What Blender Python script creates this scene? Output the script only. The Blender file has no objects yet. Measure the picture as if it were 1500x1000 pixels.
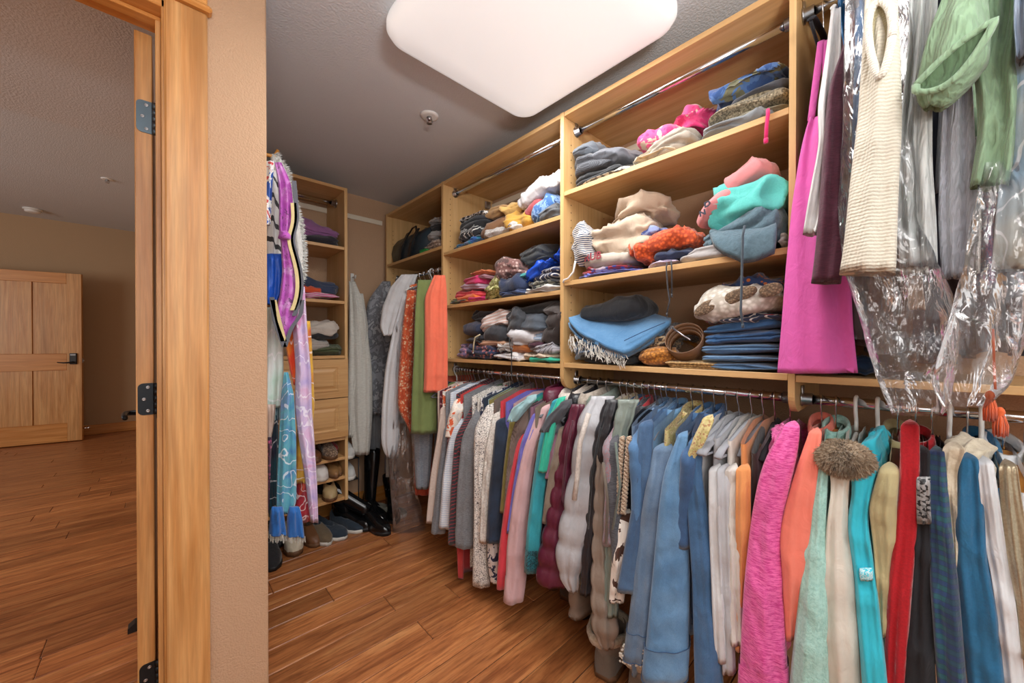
import bpy, math, random
import numpy as np
from mathutils import Vector, Matrix, Euler
PI = math.pi
SC = bpy.context.scene
COL = SC.collection

# ------------------------------------------------------------------ camera, light, exposure
CAMZ = 1.19
YAW, PITCH = 43.17, 0.33
FPX, V0 = 547.15, 506.6
cam_data = bpy.data.cameras.new('camera')
cam = bpy.data.objects.new('camera', cam_data)
COL.objects.link(cam)
cam_data.sensor_width = 36.0
cam_data.lens = FPX / 1500 * 36
cam_data.shift_y = (V0 - 500) / 1500
cam_data.clip_start = 0.02
cam.location = (0, 0, CAMZ)
cam.rotation_euler = (math.radians(90 - PITCH), 0, math.radians(-YAW))
SC.camera = cam
SC.view_settings.view_transform = 'Standard'
SC.view_settings.look = 'None'
SC.view_settings.gamma = 1.0
SC.view_settings.use_curve_mapping = False
SC.view_settings.exposure = 0.0

world = bpy.data.worlds.new('world'); SC.world = world
world.use_nodes = True
bgn = world.node_tree.nodes['Background']
bgn.inputs['Color'].default_value = (1.0, 0.985, 0.965, 1)
bgn.inputs['Strength'].default_value = 0.9

def area_light(name, loc, rot, sx, sy, power, color=(1, 1, 1)):
    l = bpy.data.lights.new(name, 'AREA'); l.shape = 'RECTANGLE'; l.size = sx; l.size_y = sy
    l.energy = power; l.color = color
    o = bpy.data.objects.new(name, l); o.location = loc; o.rotation_euler = rot
    COL.objects.link(o); return o
# the lamp inside the closet's ceiling fixture shines from just under its diffuser
area_light('ceiling_lamp', (0.865, 0.845, 2.165), (0, 0, 0), 0.55, 0.58, 15, (1.0, 0.985, 0.96))
# daylight coming through the bedroom windows (far left, out of frame)
area_light('bedroom_window_light', (-4.3, 3.6, 1.6), (0, math.radians(-90), 0), 1.6, 2.6, 72, (1.0, 0.97, 0.94))
# added fill light behind the camera; no fixture is seen there
area_light('fill_light_behind', (0.1, -1.2, 2.22), (0, 0, 0), 0.6, 1.2, 16, (1.0, 0.98, 0.95))
# the photographer's flash, bounced off the ceiling behind the camera, plus its direct soft spill
area_light('bounce_flash', (0.05, -0.55, 1.55), (math.radians(180), 0, 0), 0.35, 0.35, 48, (1.0, 0.99, 0.98))
area_light('flash_spill', (-0.15, -0.30, 1.45), (math.radians(82), 0, math.radians(-43)), 0.5, 0.5, 4.5, (1.0, 0.99, 0.98))

_cy, _sy = math.cos(math.radians(YAW)), math.sin(math.radians(YAW))
_cp, _sp = math.cos(math.radians(PITCH)), math.sin(math.radians(PITCH))
_F = np.array([_sy * _cp, _cy * _cp, -_sp]); _R = np.array([_cy, -_sy, 0.0]); _U = np.cross(_R, _F)
def ray(u, v): return _F * FPX + _R * (u - 750) + _U * (V0 - v)
def atX(u, v, X):
    d = ray(u, v); t = X / d[0]; return np.array([X, d[1] * t, CAMZ + d[2] * t])
def atY(u, v, Y):
    d = ray(u, v); t = Y / d[1]; return np.array([d[0] * t, Y, CAMZ + d[2] * t])
def atZ(u, v, z):
    d = ray(u, v); t = (z - CAMZ) / d[2]; return np.array([d[0] * t, d[1] * t, z])

# ------------------------------------------------------------------ mesh helpers
class MB:
    def __init__(s): s.v = []; s.f = []; s.n = 0
    def add(s, V, Fc):
        V = np.asarray(V, float).reshape(-1, 3)
        s.v.append(V); s.f += [tuple(i + s.n for i in f) for f in Fc]; s.n += len(V); return s
    def box(s, x0, x1, y0, y1, z0, z1, bev=0.0):
        if x1 < x0: x0, x1 = x1, x0
        if y1 < y0: y0, y1 = y1, y0
        if z1 < z0: z0, z1 = z1, z0
        if bev <= 0:
            V = [(x, y, z) for x in (x0, x1) for y in (y0, y1) for z in (z0, z1)]
            Fc = [(0, 1, 3, 2), (4, 6, 7, 5), (0, 4, 5, 1), (2, 3, 7, 6), (0, 2, 6, 4), (1, 5, 7, 3)]
            return s.add(V, Fc)
        b = min(bev, (x1 - x0) * .45, (y1 - y0) * .45, (z1 - z0) * .45)
        V = []; idx = {}
        for i, (xa, sx) in enumerate(((x0, 1), (x1, -1))):
            for j, (ya, sy) in enumerate(((y0, 1), (y1, -1))):
                for k, (za, sz) in enumerate(((z0, 1), (z1, -1))):
                    idx[i, j, k, 0] = len(V); V.append((xa, ya + sy * b, za + sz * b))
                    idx[i, j, k, 1] = len(V); V.append((xa + sx * b, ya, za + sz * b))
                    idx[i, j, k, 2] = len(V); V.append((xa + sx * b, ya + sy * b, za))
        Fc = []
        for i in (0, 1):
            q = [idx[i, 0, 0, 0], idx[i, 0, 1, 0], idx[i, 1, 1, 0], idx[i, 1, 0, 0]]; Fc.append(q if i == 0 else q[::-1])
            q = [idx[0, i, 0, 1], idx[1, i, 0, 1], idx[1, i, 1, 1], idx[0, i, 1, 1]]; Fc.append(q if i == 0 else q[::-1])
            q = [idx[0, 0, i, 2], idx[0, 1, i, 2], idx[1, 1, i, 2], idx[1, 0, i, 2]]; Fc.append(q if i == 0 else q[::-1])
        for a in (0, 1):
            for c in (0, 1):
                q = [idx[a, c, 0, 0], idx[a, c, 0, 1], idx[a, c, 1, 1], idx[a, c, 1, 0]]; Fc.append(q)
                q = [idx[a, 0, c, 0], idx[a, 0, c, 2], idx[a, 1, c, 2], idx[a, 1, c, 0]]; Fc.append(q)
                q = [idx[0, a, c, 1], idx[0, a, c, 2], idx[1, a, c, 2], idx[1, a, c, 1]]; Fc.append(q)
                for d in (0, 1): Fc.append((idx[a, c, d, 0], idx[a, c, d, 1], idx[a, c, d, 2]))
        return s.add(V, Fc)
    def rings(s, R, closed=True, cap0=False, cap1=False):
        R = np.asarray(R, float); n, m = R.shape[:2]; Fc = []
        for i in range(n - 1):
            for j in range(m if closed else m - 1):
                k = (j + 1) % m
                Fc.append((i * m + j, i * m + k, (i + 1) * m + k, (i + 1) * m + j))
        if cap0: Fc.append(tuple(range(m - 1, -1, -1)))
        if cap1: Fc.append(tuple((n - 1) * m + j for j in range(m)))
        return s.add(R, Fc)
    def tube(s, pts, r, seg=8, cap=True, flat=None):
        P = np.asarray(pts, float); n = len(P)
        r = np.full(n, r) if np.isscalar(r) else np.asarray(r, float)
        T = np.gradient(P, axis=0); T /= np.linalg.norm(T, axis=1)[:, None] + 1e-12
        up = np.array([0, 0, 1.0]) if abs(T[0][2]) < .9 else np.array([1.0, 0, 0])
        R = []
        N = np.cross(T[0], up); N /= np.linalg.norm(N)
        for i in range(n):
            N = N - T[i] * N.dot(T[i]); N /= np.linalg.norm(N) + 1e-12
            B = np.cross(T[i], N)
            a = np.arange(seg) * 2 * PI / seg
            k = flat if flat else 1.0
            R.append(P[i] + r[i] * (np.cos(a)[:, None] * N + k * np.sin(a)[:, None] * B))
        return s.rings(np.array(R), True, cap, cap)
    def cyl(s, c, r0, r1, z0, z1, seg=24, cap=True):
        a = np.arange(seg) * 2 * PI / seg
        A = np.c_[c[0] + r0 * np.cos(a), c[1] + r0 * np.sin(a), np.full(seg, z0)]
        B = np.c_[c[0] + r1 * np.cos(a), c[1] + r1 * np.sin(a), np.full(seg, z1)]
        return s.rings(np.array([A, B]), True, cap, cap)
    def lathe(s, prof, seg=24, c=(0, 0, 0)):
        a = np.arange(seg) * 2 * PI / seg
        R = [np.c_[c[0] + r * np.cos(a), c[1] + r * np.sin(a), np.full(seg, c[2] + z)] for r, z in prof]
        return s.rings(np.array(R), True, True, True)
    def xf(s, M):
        M = np.array(M); 
        s.v = [np.c_[V, np.ones(len(V))] @ M.T[:, :3] for V in s.v]; return s
    def build(s, name, mat, parent=None, smooth=False, kind=None):
        me = bpy.data.meshes.new(name)
        V = np.concatenate(s.v) if s.v else np.zeros((0, 3))
        me.from_pydata(V.tolist(), [], s.f); me.update()
        if smooth: me.polygons.foreach_set('use_smooth', [True] * len(me.polygons))
        if mat is not None: me.materials.append(mat)
        o = bpy.data.objects.new(name, me); COL.objects.link(o)
        if parent is not None: o.parent = parent
        if kind: o['kind'] = kind
        return o

def fix_normals(o):
    import bmesh
    bm = bmesh.new(); bm.from_mesh(o.data); bmesh.ops.recalc_face_normals(bm, faces=bm.faces); bm.to_mesh(o.data); bm.free(); return o

def tag(o, label, cat, group=None):
    o['label'] = label; o['category'] = cat
    if group: o['group'] = group
    return o
def thing(name, label, cat, loc=(0, 0, 0), rz=0.0, group=None):
    o = bpy.data.objects.new(name, None); COL.objects.link(o); o.empty_display_size = .05
    o.location = tuple(float(a) for a in loc); o.rotation_euler = (0, 0, rz)
    return tag(o, label, cat, group)
def struct(o): o['kind'] = 'structure'; return o

def wob(P, freq, seed, n=6, vec=(1, 1, 1)):
    rs = np.random.RandomState(seed); P = np.asarray(P, float); out = np.zeros(P.shape[:-1])
    for i in range(n):
        d = rs.normal(size=3) * np.array(vec); d /= np.linalg.norm(rs.normal(size=3)) + .3
        out += np.sin((P @ d) * freq * (1 + .5 * rs.rand()) + rs.rand() * 6.28)
    return out / math.sqrt(n)
def ridge(P, freq, seed, vec=(1, 1, 1)):
    return 1 - np.abs(np.sin(1.5 * wob(P, freq, seed, 5, vec)))

# ------------------------------------------------------------------ materials
def srgb(c): 
    if isinstance(c, str):
        c = c.lstrip('#'); c = [int(c[i:i + 2], 16) for i in (0, 2, 4)]
    c = [x / 255 for x in c]
    return tuple((x / 12.92 if x <= .04045 else ((x + .055) / 1.055) ** 2.4) for x in c) + (1.0,)
class NT:
    def __init__(s, name):
        m = bpy.data.materials.new(name); m.use_nodes = True; s.m = m; s.t = m.node_tree; s.N = s.t.nodes
        s.b = s.N['Principled BSDF']; s.out = s.N['Material Output']
    def n(s, typ, **kw):
        x = s.N.new(typ)
        for k, v in kw.items():
            if k in x.inputs.keys() if hasattr(x.inputs, 'keys') else False: x.inputs[k].default_value = v
            else: setattr(x, k, v)
        return x
    def l(s, a, b): s.t.links.new(a, b)
    def coord(s, scale=(1, 1, 1), kind='Object', rot=(0, 0, 0), rnd=False):
        tc = s.n('ShaderNodeTexCoord'); mp = s.n('ShaderNodeMapping')
        mp.inputs['Scale'].default_value = scale; mp.inputs['Rotation'].default_value = rot
        src = tc.outputs[kind]
        if rnd:
            oi = s.n('ShaderNodeObjectInfo'); mu = s.n('ShaderNodeMath'); mu.operation = 'MULTIPLY'; mu.inputs[1].default_value = 37.0
            s.l(oi.outputs['Random'], mu.inputs[0]); ad = s.n('ShaderNodeVectorMath'); ad.operation = 'ADD'
            s.l(src, ad.inputs[0]); s.l(mu.outputs[0], ad.inputs[1]); src = ad.outputs[0]
        s.l(src, mp.inputs['Vector']); return mp.outputs[0]
    def noise(s, vec, scale, detail=3, rough=.55, dist=0):
        x = s.n('ShaderNodeTexNoise'); x.inputs['Scale'].default_value = scale; x.inputs['Detail'].default_value = detail
        x.inputs['Roughness'].default_value = rough; x.inputs['Distortion'].default_value = dist
        s.l(vec, x.inputs['Vector']); return x.outputs['Fac']
    def vor(s, vec, scale, out='Color', feat='F1', rand=1.0):
        x = s.n('ShaderNodeTexVoronoi'); x.feature = feat; x.inputs['Scale'].default_value = scale
        x.inputs['Randomness'].default_value = rand
        s.l(vec, x.inputs['Vector']); return x.outputs[out]
    def wave(s, vec, scale, dist=0, detail=2, dir='X', dscale=1.0):
        x = s.n('ShaderNodeTexWave'); x.bands_direction = dir; x.inputs['Scale'].default_value = scale
        x.inputs['Distortion'].default_value = dist; x.inputs['Detail'].default_value = detail; x.inputs['Detail Scale'].default_value = dscale
        s.l(vec, x.inputs['Vector']); return x.outputs['Fac']
    def ramp(s, fac, stops, const=False):
        x = s.n('ShaderNodeValToRGB'); e = x.color_ramp.elements
        x.color_ramp.interpolation = 'CONSTANT' if const else 'LINEAR'
        while len(e) > 1: e.remove(e[-1])
        e[0].position = stops[0][0]; e[0].color = stops[0][1]
        for p, c in stops[1:]:
            q = e.new(p); q.color = c
        s.l(fac, x.inputs['Fac']); return x.outputs['Color']
    def mix(s, fac, a, b, mode='MIX'):
        x = s.n('ShaderNodeMix'); x.data_type = 'RGBA'; x.blend_type = mode
        for sock, val in ((x.inputs[0], fac), (x.inputs[6], a), (x.inputs[7], b)):
            if hasattr(val, 'links'): s.l(val, sock)
            else: sock.default_value = val
        return x.outputs[2]
    def math(s, op, a, b=0.0):
        x = s.n('ShaderNodeMath'); x.operation = op
        for i, val in enumerate((a, b)):
            if hasattr(val, 'links'): s.l(val, x.inputs[i])
            else: x.inputs[i].default_value = val
        return x.outputs[0]
    def bump(s, h, strength=.3, dist=.01, prev=None):
        x = s.n('ShaderNodeBump'); x.inputs['Strength'].default_value = strength; x.inputs['Distance'].default_value = dist
        s.l(h, x.inputs['Height'])
        if prev is not None: s.l(prev, x.inputs['Normal'])
        s.l(x.outputs[0], s.b.inputs['Normal']); return x.outputs[0]
    def color(s, c):
        if hasattr(c, 'links'): s.l(c, s.b.inputs['Base Color'])
        else: s.b.inputs['Base Color'].default_value = c
    def set(s, **kw):
        for k, v in kw.items(): s.b.inputs[k.replace('_', ' ')].default_value = v
        return s

def mk_wood(name, light, dark, axis='Z', rough=.42, scale=1.0, contrast=1.0, rnd=False, knots=False):
    t = NT(name)
    st = {'X': (.8, 18, 18), 'Y': (18, .8, 18), 'Z': (18, 18, .8)}[axis]
    v = t.coord(tuple(a * scale for a in st), rnd=rnd)
    n1 = t.noise(v, 1.6, 4, .6, .8)
    n2 = t.noise(v, 7.0, 3, .6, .2)
    base = t.ramp(n1, [(.30, dark), (.70, light)])
    fine = t.ramp(n2, [(.3, (1 - .22 * contrast,) * 3 + (1,)), (.65, (1, 1, 1, 1))])
    c = t.mix(1.0, base, fine, 'MULTIPLY')
    if knots:
        v2 = t.coord((3.2, 3.2, .55), rnd=rnd); k = t.noise(v2, 1.4, 1, .4, .6)
        c = t.mix(t.ramp(k, [(.60, (0, 0, 0, 1)), (.75, (.55, .55, .55, 1))]), c, tuple(x * .55 for x in dark[:3]) + (1,))
    t.color(c); t.set(Roughness=rough); t.bump(n2, .08, .002); return t.m

M = {}
M['maple'] = mk_wood('maple_melamine', srgb('#d9b27c'), srgb('#c79a62'), 'Y', .45, 1, .5)
M['maple_v'] = mk_wood('maple_melamine_upright', srgb('#dcb680'), srgb('#cba067'), 'Z', .45, 1, .5)
M['maple_x'] = mk_wood('maple_melamine_cross', srgb('#d6ab74'), srgb('#c2935c'), 'X', .45, 1, .5)
M['fir_v'] = mk_wood('clear_fir_upright', srgb('#e2ae70'), srgb('#bf7f3e'), 'Z', .38, 1, 1.1, True, True)
M['fir_x'] = mk_wood('clear_fir_across', srgb('#dd9d55'), srgb('#c0782f'), 'X', .38, 1, .7, True)
M['fir_y'] = mk_wood('clear_fir_lengthwise', srgb('#dd9d55'), srgb('#c0782f'), 'Y', .38, 1, .7, True)
M['wood_hanger'] = mk_wood('hanger_beech', srgb('#d89848'), srgb('#b87428'), 'X', .35)
M['wood_dark'] = mk_wood('hanger_mahogany', srgb('#5a2a20'), srgb('#3c1814'), 'X', .3)

def mk_plank():
    t = NT('oiled_hickory_plank')
    v = t.coord((1.0, 11, 11), rnd=True)
    n1 = t.noise(v, 1.8, 5, .62, 1.2); n2 = t.noise(v, 9.0, 4, .65, .3)
    oi = t.n('ShaderNodeObjectInfo')
    base = t.ramp(n1, [(.28, srgb('#8c502c')), (.5, srgb('#c07c4a')), (.72, srgb('#da9c64'))])
    tone = t.ramp(oi.outputs['Random'], [(0, (.70, .67, .64, 1)), (1, (1.14, 1.12, 1.1, 1))])
    c = t.mix(1.0, base, tone, 'MULTIPLY')
    fine = t.ramp(n2, [(.34, (.52, .46, .42, 1)), (.54, (1, 1, 1, 1))])
    t.color(t.mix(.8, c, fine, 'MULTIPLY')); t.set(Roughness=.34)
    b = t.bump(n2, .12, .002)
    v2 = t.coord((2, 9, 1), rnd=True); t.bump(t.noise(v2, 1.5, 2), .25, .004, b)
    return t.m
M['plank'] = mk_plank()
t = NT('plank_joint_filler'); t.color(srgb('#24130a')); t.set(Roughness=.8); M['subfloor'] = t.m
def mk_paint(name, c, bump=.35, scale=210):
    t = NT(name); v = t.coord(); n = t.noise(v, scale, 2, .5)
    t.color(t.mix(t.noise(v, 2.0, 2), tuple(x * .96 for x in c[:3]) + (1,), c)); t.set(Roughness=.75)
    t.bump(t.ramp(n, [(.35, (0, 0, 0, 1)), (.65, (1, 1, 1, 1))]), bump, .003); return t.m
M['wall'] = mk_paint('tan_orange_peel_paint', srgb('#c09d7d'))
M['wall_bed'] = mk_paint('tan_bedroom_paint', srgb('#b89a78'), .2)
M['ceil'] = mk_paint('grey_textured_ceiling_paint', srgb('#d3d6da'), .3, 130)
M['cleat'] = mk_paint('white_rail_paint', srgb('#e6dcc8'), .05)

def simple(name, c, rough=.5, metal=0, **kw):
    t = NT(name); t.color(srgb(c) if isinstance(c, str) else c); t.set(Roughness=rough, Metallic=metal, **kw); return t.m
M['chrome'] = simple('chrome', '#d8dade', .12, 1)
M['steel'] = simple('brushed_steel', '#b4b6ba', .3, 1)
M['black_metal'] = simple('black_iron', '#22262a', .4, .6)
M['grey_metal'] = simple('gunmetal_hinge', '#56646c', .38, .7)
M['black'] = simple('black_plastic', '#141416', .4)
M['white'] = simple('white_plastic', '#e9e9e6', .35)
M['greyplastic'] = simple('grey_plastic', '#9fa4aa', .4)
M['velvet'] = simple('velvet_hanger_grey', '#787c84', .85)
M['velvet_light'] = simple('velvet_hanger_light_grey', '#989ba2', .8)
M['velvet_black'] = simple('velvet_hanger_black', '#202024', .85)
t = NT('lit_diffuser'); t.color(srgb('#f2f0ec')); t.b.inputs['Emission Color'].default_value = srgb('#f0f1f2'); t.b.inputs['Emission Strength'].default_value = .42; t.set(Roughness=.5); M['diffuser'] = t.m

_fab = {}
def fab(pat, c1, c2=None, c3=None, s=1.0, rough=.88, sheen=.25, fine=1.0):
    key = (pat, c1, c2, c3, s, rough)
    if key in _fab: return _fab[key]
    t = NT('cloth_%s_%d' % (pat, len(_fab))); a = srgb(c1); b = srgb(c2) if c2 else tuple(x * .7 for x in a[:3]) + (1,); c = srgb(c3) if c3 else b
    v = t.coord()
    var = t.noise(v, 22, 3)
    h = None; hs = .12
    if pat in ('plain', 'velvet', 'silk', 'metal', 'puffer'):
        col = t.mix(t.ramp(var, [(.3, (0, 0, 0, 1)), (.7, (1, 1, 1, 1))]), tuple(x * .9 for x in a[:3]) + (1,), a)
        h = t.noise(t.coord((900, 900, 500)), 1, 1); hs = .1
        if c2: col = t.mix(t.ramp(t.noise(v, 260, 2), [(.42, (0, 0, 0, 1)), (.62, (.4, .4, .4, 1))]), col, b)
    elif pat == 'heather':
        n = t.noise(t.coord((60 * s, 60 * s, 420 * s)), 1, 3, .7)
        col = t.ramp(n, [(.38, b), (.58, a)]); h = n
    elif pat == 'denim':
        n = t.noise(t.coord((700, 700, 260)), 1, 2, .7); w = t.noise(v, 9 * s, 4, .6)
        col = t.mix(t.ramp(w, [(.35, (0, 0, 0, 1)), (.68, (1, 1, 1, 1))]), b, a)
        col = t.mix(.7, col, t.ramp(n, [(.3, (.72, .74, .78, 1)), (.7, (1.12, 1.1, 1.06, 1))]), 'MULTIPLY'); h = n; hs = .2
    elif pat == 'stripe':
        w = t.wave(t.coord(rot=(0, 0, 0)), 14 * s, .6, 1, 'Z'); col = t.ramp(w, [(.0, a), (.5, b)], True); h = w; hs = .05
    elif pat == 'vstripe':
        w = t.wave(t.coord(), 16 * s, .5, 1, 'DIAGONAL'); col = t.ramp(w, [(.0, a), (.86, b)], True); h = w; hs = .03
    elif pat == 'plaid':
        w1 = t.wave(t.coord(), 13 * s, 0, 0, 'Z'); w2 = t.wave(t.coord((1, 1, 0)), 13 * s, 0, 0, 'DIAGONAL')
        col = t.mix(t.ramp(w1, [(.35, (0, 0, 0, 1)), (.5, (.6, .6, .6, 1))]), a, b)
        col = t.mix(t.ramp(w2, [(.35, (0, 0, 0, 1)), (.5, (.6, .6, .6, 1))]), col, c)
        w3 = t.wave(t.coord(), 26 * s, 0, 0, 'Z'); col = t.mix(t.ramp(w3, [(.9, (0, 0, 0, 1)), (.96, (.35, .35, .35, 1))]), col, srgb('#0c2a22'))
        h = t.noise(v, 500, 1)
    elif pat == 'blotch':
        n = t.noise(v, 26 * s, 3, .55, .6)
        col = t.ramp(n, [(0, a), (.46, b), (.58, c)], True); h = t.noise(v, 420, 1)
    elif pat == 'floral':
        cc = t.vor(v, 60 * s, 'Distance'); n = t.noise(v, 30 * s, 2)
        col = t.mix(t.ramp(cc, [(.32, (1, 1, 1, 1)), (.42, (0, 0, 0, 1))]), a, b)
        col = t.mix(t.ramp(n, [(.52, (0, 0, 0, 1)), (.58, (1, 1, 1, 1))]), col, c); h = cc; hs = .05
    elif pat == 'paint2':
        n = t.noise(v, 11 * s, 4, .55, 1.2); col = t.ramp(n, [(.28, a), (.5, b), (.70, c)]); d = t.noise(v, 38 * s, 2, .5, 2.0)
        col = t.mix(t.ramp(d, [(.64, (0, 0, 0, 1)), (.68, (.75, .75, .75, 1))]), col, (.05, .02, .06, 1)); h = n
    elif pat == 'paint':
        n = t.noise(v, 9 * s, 4, .5, 1.6)
        col = t.ramp(n, [(.25, a), (.5, b), (.72, c)])
        sp = t.wave(v, 9 * s, 14, 2, 'DIAGONAL', 1.2); col = t.mix(t.ramp(sp, [(.955, (0, 0, 0, 1)), (.985, (.6, .6, .6, 1))]), col, (.92, .92, .95, 1)); h = n
    elif pat == 'knit':
        w = t.wave(t.coord((1, 1, 1)), 60 * s, 1.5, 1, 'Z', 4); w2 = t.wave(t.coord((1, 1, .3)), 80 * s, 1, 1, 'DIAGONAL')
        h = t.math('ADD', w, w2); hs = .5
        col = t.mix(t.ramp(w, [(.1, (0, 0, 0, 1)), (.6, (1, 1, 1, 1))]), tuple(x * .9 for x in a[:3]) + (1,), a)
        if c2: col = t.mix(t.ramp(t.noise(v, 120, 2), [(.42, (0, 0, 0, 1)), (.55, (1, 1, 1, 1))]), col, b)
    elif pat == 'gauze':
        w = t.wave(t.coord((1, 1, .25)), 46 * s, 6, 2, 'DIAGONAL', 2); h = w; hs = .7
        col = t.mix(t.ramp(w, [(.1, (0, 0, 0, 1)), (.7, (1, 1, 1, 1))]), tuple(x * .84 for x in a[:3]) + (1,), a)
    elif pat == 'crochet':
        d = t.vor(v, 85 * s, 'Distance'); h = t.math('SUBTRACT', 1, d); hs = 1.0
        col = t.ramp(d, [(.25, a), (.62, b)])
    elif pat == 'lace':
        d = t.vor(v, 110 * s, 'Distance', 'DISTANCE_TO_EDGE'); n = t.noise(v, 60 * s, 2)
        col = t.mix(t.ramp(d, [(.03, (1, 1, 1, 1)), (.08, (0, 0, 0, 1))]), a, b)
        col = t.mix(t.ramp(n, [(.55, (0, 0, 0, 1)), (.6, (1, 1, 1, 1))]), col, c); h = d; hs = .3
    elif pat == 'sequin':
        d = t.vor(v, 330 * s, 'Color'); n = t.noise(v, 30, 2)
        g = t.n('ShaderNodeSeparateColor'); t.l(d, g.inputs[0])
        col = t.mix(t.ramp(g.outputs[0], [(.3, (0, 0, 0, 1)), (.8, (1, 1, 1, 1))]), a, b); h = g.outputs[0]; hs = .6
    elif pat == 'fleece':
        n = t.noise(v, 170 * s, 3, .7); col = t.ramp(n, [(.3, b), (.6, a)]); h = n; hs = 1.0
    elif pat == 'cord':
        w = t.wave(t.coord(), 120 * s, 0, 0, 'X'); col = t.ramp(w, [(.1, b), (.5, a)]); h = w; hs = .5
    t.color(col)
    t.b.inputs['Sheen Weight'].default_value = sheen
    t.set(Roughness=rough)
    if pat == 'velvet': t.b.inputs['Sheen Weight'].default_value = 1.0; t.b.inputs['Sheen Roughness'].default_value = .3
    if pat == 'silk': t.set(Roughness=.42); t.b.inputs['Sheen Weight'].default_value = 0
    if pat == 'puffer': t.set(Roughness=.36); t.b.inputs['Sheen Weight'].default_value = 0
    if pat == 'metal': t.set(Roughness=.33, Metallic=.55)
    if pat == 'sequin': t.set(Roughness=.4, Metallic=.3)
    cr = t.noise(t.coord((1, 1, .6)), 34, 3, .55, .8)
    b0 = t.bump(cr, .45 * fine, .008)
    t.bump(h, hs, .0018, b0)
    _fab[key] = t.m
    return t.m

def mk_film():
    t = NT('clear_plastic_film')
    tr = t.n('ShaderNodeBsdfTransparent'); tr.inputs[0].default_value = (.985, .985, .99, 1)
    gl = t.n('ShaderNodeBsdfGlossy'); gl.inputs['Roughness'].default_value = .12; gl.inputs[0].default_value = (1, 1, 1, 1)
    df = t.n('ShaderNodeBsdfDiffuse'); df.inputs[0].default_value = (.9, .9, .92, 1)
    fr = t.n('ShaderNodeFresnel'); fr.inputs['IOR'].default_value = 1.5
    v = t.coord(); n = t.noise(t.coord((1, 1, .5)), 16, 3, .5, 1.2)
    bp = t.n('ShaderNodeBump'); bp.inputs['Strength'].default_value = .9; bp.inputs['Distance'].default_value = .02; t.l(n, bp.inputs['Height'])
    t.l(bp.outputs[0], gl.inputs['Normal']); t.l(bp.outputs[0], fr.inputs['Normal'])
    f2 = t.math('ADD', t.math('MULTIPLY', fr.outputs[0], 1.1), .03)
    m1 = t.n('ShaderNodeMixShader'); t.l(f2, m1.inputs[0]); t.l(tr.outputs[0], m1.inputs[1]); t.l(gl.outputs[0], m1.inputs[2])
    m2 = t.n('ShaderNodeMixShader'); m2.inputs[0].default_value = .035; t.l(m1.outputs[0], m2.inputs[1]); t.l(df.outputs[0], m2.inputs[2])
    t.l(m2.outputs[0], t.out.inputs['Surface']); return t.m
M['film'] = mk_film()
# ------------------------------------------------------------------ room shell
XW, YB, ZC = 1.62, 2.76, 2.27          # closet right wall, back wall, ceiling
Y0, YJ = 1.33, 1.455                   # wall with the doorway: front face, bedroom face
XC = 0.2337                            # corner of that wall / left wall of the closet's alcove
XJ = 0.002                            # right jamb face
XL = XJ - 0.765                        # left jamb face
ZH = 2.062                             # head jamb underside
YF, ZB, XBL = 7.35, 2.74, -4.5         # bedroom far wall, ceiling, window wall
def wallbox(name, m, *a):
    return struct(MB().box(*a).build(name, m))
fl = struct(MB().box(XBL - .1, XW + .1, -2.2, YF + .1, -.03, -.004).build('floor', M['subfloor']))
wallbox('wall_right', M['wall'], XW, XW + .1, -2.2, YB + .1, 0, ZC)
wallbox('wall_back', M['wall'], XC - .1, XW + .1, YB, YB + .1, 0, ZB)
wallbox('wall_alcove', M['wall'], XC - .115, XC, YJ - .06, YB + .1, 0, ZB)
# wall with the doorway: pier, part left of the opening, header
mb = MB().box(XJ + .018, XC, Y0, YJ, 0, ZB, 0.004); mb.box(-1.6, XL - .018, Y0, YJ, 0, ZB); mb.box(XL - .018, XJ + .018, Y0, YJ, ZH + .02, ZB)
struct(mb.build('wall_doorway', M['wall']))
wallbox('ceiling', M['ceil'], -1.6, XW + .1, -2.2, YB + .1, ZC, ZC + .05).location = (0, 0, 0)
wallbox('ceiling_bedroom', M['ceil'], XBL - .1, XC, YJ, YF + .1, ZB, ZB + .05)
wallbox('wall_far', M['wall_bed'], XBL - .1, XC + .5, YF, YF + .1, 0, ZB)
wallbox('wall_bedroom_right', M['wall_bed'], XC - .115, XC + .1, YB + .1, YF + .1, 0, ZB)
wallbox('wall_left', M['wall'], -1.6, -1.5, -2.2, Y0, 0, ZC)
# bedroom window wall: two big openings that let the daylight in
mb = MB()
mb.box(XBL - .1, XBL, YJ, YF + .1, 0, .8); mb.box(XBL - .1, XBL, YJ, YF + .1, 2.35, ZB)
for a, b in ((YJ, 2.2), (5.0, YF + .1)): mb.box(XBL - .1, XBL, a, b, .8, 2.35)
struct(mb.build('wall_window', M['wall_bed']))
mb = MB()
for a, b in ((XBL + .0, -1.6),): mb.box(a, b, YJ - .1, YJ, 0, ZB)
struct(mb.build('wall_bedroom_near', M['wall_bed']))
struct(MB().box(XBL, XC, YF - .016, YF, 0, .125, .004).build('baseboard_far', M['fir_x']))
struct(MB().box(XC - .131, XC - .115, YJ, YF - .016, 0, .125, .004).build('baseboard_bedroom', M['fir_y']))
struct(MB().box(XC + .0, XW, YB - .016, YB, 0, .11, .004).build('baseboard_back', M['fir_x']))

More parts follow.
